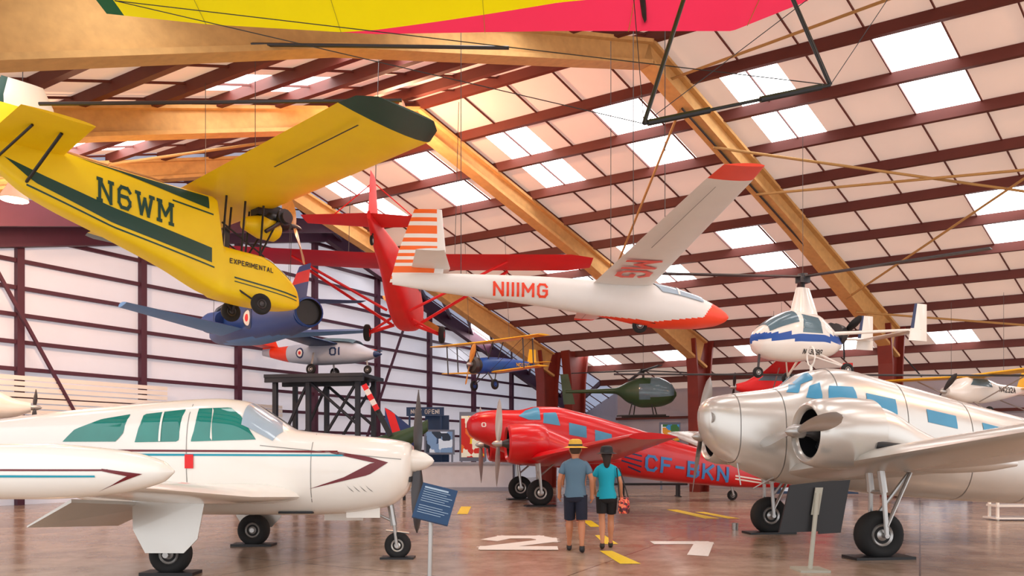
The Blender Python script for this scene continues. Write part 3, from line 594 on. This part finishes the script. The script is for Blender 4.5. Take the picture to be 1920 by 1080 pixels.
# ------------------------------------------------------------ biplane
P=place('biplane',(-.5,27,4.75),232,-4,s=.92)
H=Hull([(-2.4,.15,-.05,.04),(-1,.25,-.25,.2),(.3,.3,-.35,.3),(1.2,.25,-.35,.3),(1.35,.2,-.3,.25)],2.3); H.build('fuselage',P,[blue],nx=40)
a=Acc(); a.lathe([(1.3,.3),(1.5,.33),(1.6,.25),(1.6,.1)],(0,0,-.03),'X',20); a.make('engine',dsteel,P)
for s in(-1,1):
    wing('upper_wing',P,[((1.0,0,.85),.9,.1),((1.0,s*2.7,.9),.8,.06)],[yellow2]); wing('lower_wing',P,[((.7,s*.2,-.3),.85,.1),((.7,s*2.4,-.2),.75,.06)],[yellow2])
    wing('tailplane',P,[((-1.9,s*.02,.12),.6,.05),((-2.0,s*.9,.12),.4,.03)],[yellow2])
    a=Acc()
    for x in(.85,.25): a.tube((x,s*1.9,-.25),(x,s*1.9,.85),.025); a.tube((x,s*.2,.2),(x,s*.5,.85),.02); a.tube((x,s*.3,-.25),(x,s*1.9,.85),.008)
    a.tube((.9,s*.2,-.3),(.9,s*.5,-.75),.03); a.tube((.4,s*.2,-.3),(.9,s*.5,-.75),.02); a.make('struts',dsteel,P); wheel('main_wheel',P,(.9,s*.52,-.78),.2,.1,blue)
wing('fin',P,[((-1.9,0,.1),.65,.05),((-2.1,0,.7),.45,.03)],[yellow2],up='Y'); prop('propeller',P,(1.68,0,0),.8,2,70,wood)
htext('registration',P,'NC',H,-.9,-1.25,-.05,.15,1,yellow2); htext('registration_b',P,'12710',H,-1.3,-1.9,-.02,.12,1,yellow2)
cables(P,[(.5,-1,.9),(.5,1,.9)],4)

# ------------------------------------------------------------ green helicopter
def heli_rotor(P,z,R,nb,ang,m,x=0):
    a=Acc(); a.tube((x,0,z-.5),(x,0,z+.05),.05); a.lathe([(-.06,.12),(.06,.12)],(x,0,z),'Z',12)
    for k in range(nb):
        t=math.radians(ang+360*k/nb); d=V((math.cos(t),math.sin(t),0)); a.beam(V((x,0,z))+d*.1,V((x,0,z-.12))+d*R,.18,.03)
    a.make('main_rotor',[m],P)
P=place('green_helicopter',(5.45,31,4.05),-18)
H=Hull([(1.35,.0,-.15,.05),(1.15,.35,-.4,.35),(.6,.62,-.58,.5),(0,.65,-.6,.52),(-.6,.5,-.4,.4),(-1.2,.25,0,.16),(-3.3,.2,.08,.05)],2.1); H.build('fuselage',P,[olive]); H.band('bubble_canopy',P,.35,1.28,-20,200,glassD,.015)
heli_rotor(P,.95,3.0,4,20,black)
a=Acc()
for s in(-1,1): a.tube((-1,s*.6,-.95),(1,s*.6,-.95),.035); a.tube((.4,s*.4,-.5),(.5,s*.6,-.95),.025); a.tube((-.4,s*.4,-.4),(-.5,s*.6,-.95),.025)
a.make('skids',[black],P); wing('fin',P,[((-2.9,0,-.4),.5,.04),((-3.2,0,.9),.35,.03)],[olive],up='Y'); cables(P,[(0,0,1)],2)
H.patch('side_door',P,[(-.1,-.3),(-.1,.35),(.35,.35),(.35,-.3)],-1,glassD)

# ------------------------------------------------------------ gyroplane
P=place('gyroplane',(7.15,19,4.45),198)
H=Hull([(1.25,.05,-.15,.05),(1.05,.25,-.38,.3),(.6,.55,-.52,.45),(.1,.72,-.55,.52),(-.5,.68,-.5,.5),(-1.0,.35,-.4,.4),(-1.4,.05,-.2,.15)],2.6)
H.build('fuselage',P,[white,blue],lambda c:1 if -.08<c.z<.1 else 0,nt=60)
H.band('bubble_windscreen',P,lambda g:.2,lambda g:.95,22,158,glassD,.012)
for s in(-1,1):
    H.patch('door_window',P,[(-.5,.12),(-.45,.52),(.05,.6),(.12,.12)],s,glassD)
    a=Acc(); a.tube((-.9,s*.4,.15),(-3.2,s*.9,.3),.05,r1=.03); a.tube((-.5,s*.4,-.4),(-.7,s*1.1,-.8),.03); a.tube((-.1,s*.4,-.4),(-.7,s*1.1,-.8),.02); a.make('tail_boom',white,P)
    wing('fin',P,[((-2.8,s*.9,.0),.6,.05),((-3.0,s*.9,.95),.4,.04)],[white,navy],lambda f,c,p:1 if (p.z>.3 and c<.3) else 0,up='Y')
    wheel('main_wheel',P,(-.7,s*1.1,-.85),.17,.1,steel)
wing('tailplane',P,[((-2.8,-.9,.25),.5,.05),((-2.8,.9,.25),.5,.05)],[white])
wing('mast_pylon',P,[((.1,0,.6),.9,.3),((-.1,0,1.35),.4,.15)],[white],up='Y')
a=Acc(); a.tube((-.3,0,1.2),(-.3,0,1.65),.05); a.box((-.3,0,1.55),(.3,.2,.15)); a.tube((1.0,0,-.3),(1.05,0,-.8),.03); a.make('rotor_mast',dsteel,P); wheel('nose_wheel',P,(1.05,0,-.85),.14,.09)
heli_rotor(P,1.65,4.2,3,-6,dsteel,-.3); htext('registration',P,'N4309G',H,0.05,-.55,-.4,.12,1,black)
a=Acc(); a.lathe([(-1.5,.25),(-1.3,.3)],(0,0,.2),'X',18); a.make('engine',dsteel,P); prop('pusher_propeller',P,(-1.6,0,.25),.7,3,30,black); cables(P,[(-.3,0,1.6)],4)

# ------------------------------------------------------------ small background planes
def small_plane(name,loc,yaw,pitch,s,c1,c2,hi=True,reg=None):
    P=place(name,loc,yaw,pitch,s=s)
    H=Hull([(-3.2,.15,0,.04),(-1.2,.25,-.4,.25),(0,.45,-.55,.38),(.8,.4,-.55,.38),(1.4,.1,-.45,.33),(1.8,0,-.3,.2)],2.6); H.build('fuselage',P,[c1],nx=40,nt=24)
    z=.45 if hi else -.4
    for q in(-1,1):
        wing('wing',P,[((.7,q*.1,z),1.2,.14),((.65,q*4,z+.15),1.0,.08)],[c2]); wing('tailplane',P,[((-2.5,q*.03,.1),.7,.05),((-2.6,q*1.2,.1),.45,.03)],[c2])
        a=Acc(); a.tube((.3,q*.3,-.5),(.3,q*2.2,z),.025); a.tube((.5,q*.2,-.5),(.5,q*.8,-.9),.03); a.make('struts',steel,P); wheel('main_wheel',P,(.5,q*.8,-.9),.2,.12)
        H.patch('cabin_window',P,[(-.4,.05),(-.3,.35),(.6,.35),(.9,.1)],q,glassD)
    wing('fin',P,[((-2.4,0,.1),.8,.05),((-2.8,0,.85),.4,.03)],[c2],up='Y'); prop('propeller',P,(1.9,0,-.15),.8,2,50,dsteel)
    if reg: htext('registration',P,reg,H,-.9,-2.1,-.1,.22,1,black)
    cables(P,[(0,-1,z),(0,1,z)],3)
    return P
small_plane('yellow_high_wing_aircraft',(14.0,22.5,3.5),205,0,.8,white,yellow2,True,'N4232A')
small_plane('red_light_aircraft',(9.6,27,4.1),170,0,.8,redh,redh,True)
small_plane('white_light_aircraft',(-15.0,20.3,3.0),30,0,.9,white,mat('wing_white_red','#e8dcd8',.4),False)
small_plane('orange_light_aircraft',(17.5,24,3.1),215,0,.8,orange,white,True)

# ------------------------------------------------------------ hang glider
P=place('hang_glider',(0,0,0))
back=[(-3.42,6.3,5.3),(-2.6,6.35,5.24),(-1.2,6.5,5.24),(.4,6.7,5.38),(2.05,6.95,5.52),(2.75,6.95,5.8)]
front=[(-3.9,5.9,5.6),(-2.9,5.2,5.8),(-1.4,4.3,5.95),(.4,3.6,6.1),(2.2,4.4,6.1),(3.6,5.6,6.15)]
K=60;J=16
def lp(L,u):
    u*=len(L)-1; i=min(int(u),len(L)-2); return V(L[i]).lerp(V(L[i+1]),u-i)
def sailpt(u,g):
    p=lp(back,u).lerp(lp(front,u),g); p.z+=.12*math.sin(math.pi*g); return p
def bd(u): return max(0,(u-.36)*.36)
def sheet(nm,u0,u1,g0,g1,m):
    vs=[sailpt(u0+(u1-u0)*i/K,g0(u0+(u1-u0)*i/K)+(g1(u0+(u1-u0)*i/K)-g0(u0+(u1-u0)*i/K))*j/J) for i in range(K+1) for j in range(J+1)]
    mk(nm,vs,[(i*(J+1)+j,i*(J+1)+j+1,(i+1)*(J+1)+j+1,(i+1)*(J+1)+j) for i in range(K) for j in range(J)],[m],P)
sheet('sail_tip',0,.035,lambda u:0,lambda u:1,mat('sail_green','#1d5a33',.6,trans=.3))
sheet('sail_yellow',.035,1,bd,lambda u:1,mat('sail_yellow','#f6ea00',.6,0,.05,trans=.45))
sheet('sail_pink',.36,1,lambda u:0,bd,mat('sail_pink','#ff3a66',.6,0,.05,trans=.45))
a=Acc()
for i in range(len(back)-1): a.tube(front[i],front[i+1],.03)
for u in(.2,.36,.52,.68,.84): 
    for j in range(6): a.tube(sailpt(u,j/6)-V((0,0,.006)),sailpt(u,(j+1)/6)-V((0,0,.006)),.003,4,1)
a.tube((.4,3.6,6.05),(1.2,6.75,5.5),.025); a.tube((-2.6,5.6,5.55),(2.6,6.2,5.85),.02)
L0,R0,T0=V((1.06,6.0,4.24)),V((2.6,6.1,4.6)),V((1.55,6.2,5.75))
a.tube(L0,T0,.018); a.tube(R0,(2.1,6.1,5.75),.018); a.tube(L0,R0,.014); a.tube(L0.lerp(R0,.02),L0.lerp(R0,.35),.026); a.tube(L0.lerp(R0,.62),L0.lerp(R0,.95),.026)
for q in((-3.3,6.2,5.35),(3.5,5.7,6.0),(.4,3.6,6.1)): a.tube(L0,q,.004,4); a.tube(R0,q,.004,4)
for x in(-2,2.2): a.tube((x,5.5,5.9),(x,5.5,8.3),.008,4)
a.make('control_frame',[black,mat('sail_seam','#a8a020',.6)],P)

# ------------------------------------------------------------ signs and displays
P=place('information_sign_stand',(-.72,7.0,0),0)
a=Acc(); a.tube((-.06,0,0),(-.04,0,1.0),.022,12); a.lathe([(0,.2),(.02,.2),(.03,.03)],(-.06,0,0),'Z',24)
M3=Matrix.Rotation(math.radians(14),4,'Y')@Matrix.Rotation(math.radians(-38),4,'X')
def tilt(p): return M3@V(p)+V((0,0,1.12))
vs=[tilt((x*.17,z,y*.2)) for z in(0,.02) for x,y in((-1,-1),(1,-1),(1,1),(-1,1))]
a.add(vs,[(0,1,2,3),(4,5,6,7),(0,1,5,4),(1,2,6,5),(2,3,7,6),(3,0,4,7)],1)
for k in range(12):
    z=.155-.026*k; w=.145 if k else .09; h=.003 if k else .01
    if k in(7,): continue
    a.add([tilt((x,-.003,zz)) for x,zz in((-.14,z-h),(w-.03*(k%3),z-h),(w-.03*(k%3),z+h),(-.14,z+h))],[(0,1,2,3)],2)
a.make('sign',[steel,mat('sign_blue','#1f446c',.4),mat('sign_print','#9fb6cc',.5)],P,False)
P=place('black_display_board',(4.75,10.2,0),0)
def slab(a,pts,th,mi):
    n=len(pts); vs=[V(p) for p in pts]+[V(p)+V((0,th,0)) for p in pts]; a.add(vs,[tuple(range(n)),tuple(range(n,2*n))]+[(i,(i+1)%n,(i+1)%n+n,i+n) for i in range(n)],mi)
a=Acc(); slab(a,[(-1.1,0,.5),(-.55,0,.52),(-.5,0,1.2),(-.95,0,1.15)],.04,0); slab(a,[(-.55,.02,.48),(-.25,.02,.5),(-.12,.02,1.22),(-.5,.02,1.2)],.04,0)
slab(a,[(-.68,-.05,.75),(-.58,-.05,.75),(-.52,-.05,1.12),(-.62,-.05,1.12)],.02,1)
a.tube((-.72,-.1,0),(-.6,-.06,1.05),.03,12,1); a.box((-.72,-.1,.015),(.4,.4,.03),1); a.make('board',[black,mat('board_post','#a9a79a',.5)],P,False)
P=place('exhibit_counter',(-2.2,31.4,0),3); a=Acc(); a.box((0,0,.55),(4.4,1.2,1.1)); a.box((0,0,1.14),(4.6,1.4,.08),1); a.box((0,0,.08),(4.5,1.3,.16),1)
a.make('cabinet',[mat('counter_white','#e4e6ec',.5),mat('counter_grey','#a2a8b6',.5)],P,False)
def panel(name,x0,x1,y,z0,z1,m,m2=None,legs=True):
    P=place(name,((x0+x1)/2,y,0)); a=Acc(); w=x1-x0; a.box((0,0,(z0+z1)/2),(w,.12,z1-z0))
    if m2: a.box((0,-.07,(z0+z1)/2),(w*.86,.02,(z1-z0)*.84),1)
    if legs and z0>.1:
        for s in(-1,1): a.box((s*w*.42,0,z0/2),(.08,.08,z0))
    a.make('board',[m,m2 or m],P,False); return P
pblue=mat('panel_blue','#27476f',.5); pgrey=mat('panel_grey','#7f8a9c',.5)
def collage(nm,cols,sc):
    m=bpy.data.materials.new(nm); m.use_nodes=True; N=m.node_tree.nodes; L=m.node_tree.links; tc=N.new('ShaderNodeTexCoord'); v=N.new('ShaderNodeTexVoronoi'); v.distance='CHEBYCHEV'; v.inputs['Scale'].default_value=sc
    r=N.new('ShaderNodeValToRGB'); r.color_ramp.interpolation='CONSTANT'; L.new(tc.outputs['Object'],v.inputs['Vector']); L.new(v.outputs['Color'],r.inputs[0])
    e=r.color_ramp.elements; e[0].color=lin(cols[0])+[1]; e[1].position=.75; e[1].color=lin(cols[-1])+[1]
    for k,c in enumerate(cols[1:-1]): q=e.new(.25+.5*k/max(1,len(cols)-2)); q.color=lin(c)+[1]
    b=N['Principled BSDF']; L.new(r.outputs[0],b.inputs['Base Color']); L.new(r.outputs[0],b.inputs['Emission Color']); b.inputs['Emission Strength'].default_value=.35; return m
col1=collage('exhibit_print_warm',['#f0c420','#c8281e','#e8e0c8','#e06a2a'],3); col2=collage('exhibit_print_blue',['#2a4668','#6f8db0','#c8d4e0','#22303f'],3); col3=collage('exhibit_print_mix',['#3c8ac0','#e8e8e8','#3c6a3a','#d08a2a'],3)
panel('exhibit_panel',-4.0,-2.9,34.4,.1,3.3,pblue)
p=panel('exhibit_sign',-4.8,-3.1,34.0,3.25,3.65,pblue); text('now_open_text',p,'NOW OPEN!',lambda u,v:V((-.65+1.3*u,-.08,3.34+.22*v)),white)
panel('exhibit_photo_panel',-3.9,-2.55,33.2,1.5,2.6,pgrey,col2); panel('exhibit_backlit_panel',-2.35,-1.15,33.4,1.2,3.4,pgrey,col1); panel('exhibit_panel',-.9,.2,34,1.1,2.6,pgrey,col3)
panel('exhibit_banner',6.4,7.3,32.4,1.7,2.9,pgrey,col3); panel('exhibit_banner',3.9,5.0,35,1.2,2.6,pgrey,col2)
panel('exhibit_wall_panel',9.5,12.5,27,.1,1.3,pblue,col2); panel('exhibit_wall_panel',-20,-16,24,.1,1.3,pgrey,white); panel('exhibit_wall_panel',13.2,16.0,26,.1,1.5,pblue,col2)
P=place('museum_bench',(5.0,27,0)); a=Acc(); a.box((0,0,.45),(2.6,.45,.07)); 
for s in(-1,1): a.box((s*1.0,0,.22),(.08,.4,.44)); a.box((s*1.0,0,.02),(.1,.7,.04))
a.make('bench_body',black,P,False)
P=place('white_barrier_table',(11.9,17.6,0)); a=Acc(); a.box((0,0,.35),(1.2,.4,.05)); a.box((0,0,.06),(1.3,.5,.04))
for sx in(-1,1):
    for sy in(-1,1): a.box((sx*.55,sy*.15,.35),(.05,.05,.7))
a.make('table_body',white,P,False)
a=Acc(); a.lathe([(0,.06),(.14,.07),(.14,.05),(.02,.05)],(0,0,0),'Z',16); o=a.make('metal_cup',steel); o.location=(4.6,15.4,0)
P=place('olive_helicopter_tail',(-4.2,25,0),-5)
H=Hull([(-1.2,1.9,.9,.4),(0,2.2,1.3,.3),(1.0,2.5,2.0,.15),(1.4,2.7,2.3,.08)],2.2); H.build('tail_boom',P,[olive],nx=24); htext('number',P,'59430',H,-.5,.15,1.85,.17,-1,fwh)
a=Acc(); tp=V((-.25,-.25,3.0))
for s,(A,B) in enumerate(((V((0,0,0)),V((-.45,0,.85))),(V((0,0,0)),V((.45,0,-.85))))):
    for k in range(5):
        a.beam(tp+A.lerp(B,k/5),tp+A.lerp(B,(k+1)/5),.03,.18,mi=k%2 if s==0 else 2,top=False)
a.tube(tp,tp+V((.3,.25,-.6)),.06,mi=2); a.make('tail_rotor',[redh,fwh,black],P,False)
a=Acc()
for s in(-1,1): a.tube((-1.2,s*.3,0),(-1.1,s*.2,1.1),.05)
a.tube((.6,0,0),(.6,0,1.8),.05); a.make('support',black,P)
slabp=place('red_white_blue_tail_fin',(-3.6,26.7,0)); a=Acc(); slab(a,[(-.9,0,1.2),(.35,0,1.2),(.35,0,2.2),(-.75,0,3.1),(-.95,0,3.2)],.06,0); slab(a,[(-.95,-.01,3.2),(-.6,-.01,2.98),(.0,-.01,1.2),(-.35,-.01,1.2)],.02,1); slab(a,[(-.9,-.02,1.9),(-.55,-.02,1.9),(-.3,-.02,1.2),(-.9,-.02,1.2)],.02,2); a.box((-.3,.03,.6),(.2,.1,1.2),2); a.make('fin',[mat('fin_navy','#20366e',.4),redh,fwh],slabp,False)

# ------------------------------------------------------------ people
def skin(name,parent,J,E,m,root=0,sub=2):
    names=list(J); me=bpy.data.meshes.new(name); me.from_pydata([J[k][0] for k in names],[(names.index(a),names.index(b)) for a,b in E],[])
    o=link(bpy.data.objects.new(name,me),parent); me.materials.append(m)
    o.modifiers.new('Skin','SKIN').use_smooth_shade=True
    for i,k in enumerate(names):
        r=J[k][1]; sv=me.skin_vertices[0].data[i]; sv.radius=(r,r) if not isinstance(r,tuple) else r; sv.use_root=(i==root)
    s=o.modifiers.new('Sub','SUBSURF'); s.levels=sub; s.render_levels=sub; return o
def hand(parent,w,d,m,s=1,side=1):
    w=V(w);d=V(d).normalized(); f=V((0,1,0)); n=V((-side,0,0))
    J={'v':(w-d*.06*s,.03*s),'w':(w,.03*s),'p':(w+d*.05*s,.042*s),'q':(w+d*.09*s,.038*s)}; skin('palm',parent,J,[('v','w'),('w','p'),('p','q')],m)
    for k,(o,Lg) in enumerate(((.03,.065),(.011,.078),(-.009,.072),(-.028,.055))):
        b=w+d*.07*s+f*o*s; J={'a':(b,.012*s),'b':(b+d*Lg*.5*s,.0105*s),'c':(b+d*Lg*.85*s+n*.014*s,.0095*s),'d':(b+d*Lg*1.05*s+n*.032*s,.008*s)}
        skin('finger_%d'%k,parent,J,[('a','b'),('b','c'),('c','d')],m)
    b=w+d*.02*s+f*.022*s; J={'a':(b,.015*s),'b':(b+d*.03*s+f*.028*s+n*.01*s,.012*s),'c':(b+d*.062*s+f*.035*s+n*.018*s,.009*s)}
    skin('thumb',parent,J,[('a','b'),('b','c')],m)
def person(name,loc,yaw,H,legs,arms,cs,hat=None,fem=False):
    """local: x right, y forward, z up, proportions for 1.75 m"""
    P=place(name,loc,yaw,s=H/1.75)
    sk,shirt,shorts,shoe,hair=cs; sw=.15 if fem else .175; hw=.095
    sh={q:V((q*sw,0,1.42)) for q in(-1,1)}; hp={q:V((q*hw,0,.93)) for q in(-1,1)}
    J={'pel':((0,0,.96),.11),'spi':((0,-.01,1.12),.1),'che':((0,0,1.3),.11),'nb':((0,-.01,1.44),.066),'nk':((0,0,1.52),.058),'hd':((0,.012,1.59),.09),'h2':((0,.015,1.67),.1),'h3':((0,.01,1.73),.07)}
    E=[('pel','spi'),('spi','che'),('che','nb'),('nb','nk'),('nk','hd'),('hd','h2'),('h2','h3')]
    for q,nm in((-1,'L'),(1,'R')):
        el,wr=[V(v) for v in arms[nm]]; kn,an,toe=[V(v) for v in legs[nm]]
        J['s'+nm]=(sh[q],.05);J['u'+nm]=(sh[q].lerp(el,.5),.046);J['e'+nm]=(el,.038);J['f'+nm]=(el.lerp(wr,.35),.039);J['w'+nm]=(wr,.027)
        E+=[('che','s'+nm),('s'+nm,'u'+nm),('u'+nm,'e'+nm),('e'+nm,'f'+nm),('f'+nm,'w'+nm)]
        J['h'+nm]=(hp[q],.08);J['t'+nm]=(hp[q].lerp(kn,.5),.072);J['k'+nm]=(kn,.057);J['c'+nm]=(kn.lerp(an,.33)+V((0,-.02,0)),.063);J['m'+nm]=(kn.lerp(an,.7),.044);J['a'+nm]=(an,.036);J['o'+nm]=(toe,.026)
        E+=[('pel','h'+nm),('h'+nm,'t'+nm),('t'+nm,'k'+nm),('k'+nm,'c'+nm),('c'+nm,'m'+nm),('m'+nm,'a'+nm),('a'+nm,'o'+nm)]
        hand(P,wr,wr-el+V((0,.02,-.03)),sk,.95,q)
        d=(toe-an); d.z=0; d=d.normalized(); heel=an-d*.05; hz=an.z-.055
        SJ={'a':((heel.x,heel.y,hz),.045),'b':(V((an.x,an.y,hz))+d*.03,.048),'c':(V((toe.x,toe.y,toe.z+.005))-d*.02,.046),'d':(V((toe.x,toe.y,toe.z))+d*.06,.034),'e':(V(an),.044)}
        skin('shoe',P,SJ,[('a','b'),('b','c'),('c','d'),('b','e')],shoe,1)
    skin('body',P,J,E,sk,0)
    R=[(.88,.176,.13),(.96,.17,.125),(1.04,.155 if not fem else .14,.112),(1.12,.152 if not fem else .13,.108),(1.22,.168 if not fem else .145,.118),(1.32,.188 if not fem else .162,.124),(1.39,.192 if not fem else .165,.115),(1.435,.175 if not fem else .15,.095),(1.465,.125,.08),(1.485,.08,.068),(1.492,.066,.06)]
    a=Acc(); a.rings(R,yo=-.008,e=.85,wob=.006); a.make('t_shirt_torso',[shirt],P)
    for q,nm in((-1,'L'),(1,'R')):
        el=V(arms[nm][0]); skin('t_shirt_sleeve',P,{'i':(V((q*sw*.55,0,1.4)),.07),'s':(sh[q]+V((-q*.01,0,-.012)),.066),'u':(sh[q].lerp(el,.4),.063),'v':(sh[q].lerp(el,.72),.066)},[('i','s'),('s','u'),('u','v')],shirt,0)
    a=Acc(); a.rings([(.8,.13,.09),(.82,.16,.11),(.88,.174,.124),(.97,.164,.118),(1.02,.15,.108)],yo=-.006,e=.85)
    for q,nm in((-1,'L'),(1,'R')):
        kn=V(legs[nm][0]); a.tube(hp[q]+V((-q*.008,-.005,-.02)),hp[q].lerp(kn,.95 if not fem else .72),.104,22,0,.09)
    a.make('shorts',[shorts],P)
    a=Acc()
    for q in(-1,1): a.lathe([(-.012,.0),(-.012,.02),(0,.03),(.012,.02),(.012,0)],(q*.09,.01,1.625),'X',10,0); a.lathe([(0,.012),(.012,0)],(q*.03,.096,1.645),'Y',8,1)
    a.add([V((-.014,.09,1.6)),V((.014,.09,1.6)),V((0,.122,1.605)),V((0,.09,1.65))],[(0,1,2),(0,2,3),(1,3,2)],0); a.box((0,.09,1.565),(.045,.01,.01),2)
    a.make('face_features',[sk,black,redh],P)
    a=Acc(); a.rings([(1.765,.0,.0),(1.76,.04,.05),(1.735,.078,.082),(1.69,.092,.092),(1.64,.09,.088),(1.6,.08,.075),(1.57,.066,.055),(1.56,.03,.02)],yo=-.028)
    if fem: a.rings([(1.66,.06,.04),(1.6,.075,.05),(1.52,.065,.045),(1.44,.045,.035),(1.37,.015,.015)],yo=-.085)
    a.make('hair',[hair],P)
    if hat:
        a=Acc(); hm,bw=hat; a.lathe([(1.66,bw),(1.675,bw*.8),(1.69,.112),(1.74,.108),(1.785,.095),(1.805,.05),(1.8,0)],(0,-.008,0),'Z',32,0,cap=False); a.lathe([(1.69,.114),(1.72,.113)],(0,-.008,0),'Z',32,1,cap=False); a.make('hat',[hm,black],P)
    return P
skinm=mat('skin','#b97a58',.5,0,.08,8); skin2=mat('skin_b','#c98a66',.5,0,.08,8)
legsA={'L':((-.1,.12,.5),(-.11,.16,.09),(-.12,.28,.035)),'R':((.1,.02,.5),(.11,-.2,.13),(.115,-.12,.04))}
armsA={'L':((-.25,-.04,1.15),(-.26,.06,.92)),'R':((.26,-.05,1.15),(.26,.02,.91))}
person('man_walking',(1.02,12.0,0),-8,1.76,legsA,armsA,(skinm,mat('shirt_slate','#56748a',.8,bump=.2),mat('shorts_navy','#151b30',.8),mat('shoe_black','#1d1d22',.6),mat('hair_brown','#4a3424',.8)),(mat('straw_hat','#dcae3c',.7,0,.2,40),.2))
legsB={'L':((-.08,.0,.5),(-.08,-.16,.12),(-.085,-.07,.04)),'R':((.08,.12,.5),(.08,.15,.09),(.085,.27,.035))}
armsB={'L':((-.23,.0,1.17),(-.2,.16,1.0)),'R':((.24,-.03,1.17),(.26,.08,.95))}
W=person('woman_walking',(1.57,12.4,0),-4,1.66,legsB,armsB,(skin2,mat('shirt_teal','#0ea6c0',.8,bump=.2),mat('shorts_black','#15151a',.8),mat('sandal_dark','#2a2220',.6),mat('hair_dark','#2c1c16',.7)),(mat('hat_black','#1c1c20',.7),.18),True)
a=Acc(); vs=[]
for zz,w,d in((.62,.11,.045),(.66,.13,.06),(.8,.125,.06),(.9,.1,.04)):
    for sx,sy in((-1,-.5),(-.5,-1),(.5,-1),(1,-.5),(1,.5),(.5,1),(-.5,1),(-1,.5)): vs.append(V((.3+sx*w*.75,-.02+sy*d*1.3,zz)))
fs=[(j*8+k,j*8+(k+1)%8,(j+1)*8+(k+1)%8,(j+1)*8+k) for j in range(3) for k in range(8)]+[tuple(range(8)),tuple(range(24,32))]
a.add(vs,fs,0); a.tube((.22,-.02,.9),(.17,-.09,1.42),.01,6,1); a.tube((.38,-.02,.88),(.22,-.02,1.42),.01,6,1); a.make('shoulder_bag',[collage('bag_print',['#b02a2a','#3a1a1a','#d86a4a','#5a2030'],25),black],W)
legsC={'L':((-.12,-.02,.5),(-.2,-.22,.16),(-.205,-.14,.05)),'R':((.1,.12,.5),(.13,.12,.09),(.13,.24,.035))}
person('man_ahead',(1.45,17.4,0),6,1.72,legsC,armsA,(skinm,mat('shirt_charcoal','#33333f',.8),mat('shorts_charcoal','#23232b',.8),mat('shoe_red','#a8342a',.6),mat('hair_brown','#4a3424',.8)),(mat('hat_grey','#4a4a50',.7),.14))

# ------------------------------------------------------------ light
w=bpy.data.worlds.new('world'); SC.world=w; w.use_nodes=True; bg=w.node_tree.nodes['Background']; bg.inputs[0].default_value=(.96,.97,1,1); bg.inputs[1].default_value=2.0
try:
    SC.view_settings.view_transform='Standard'; SC.view_settings.look='None'
except Exception as ex: print(ex)
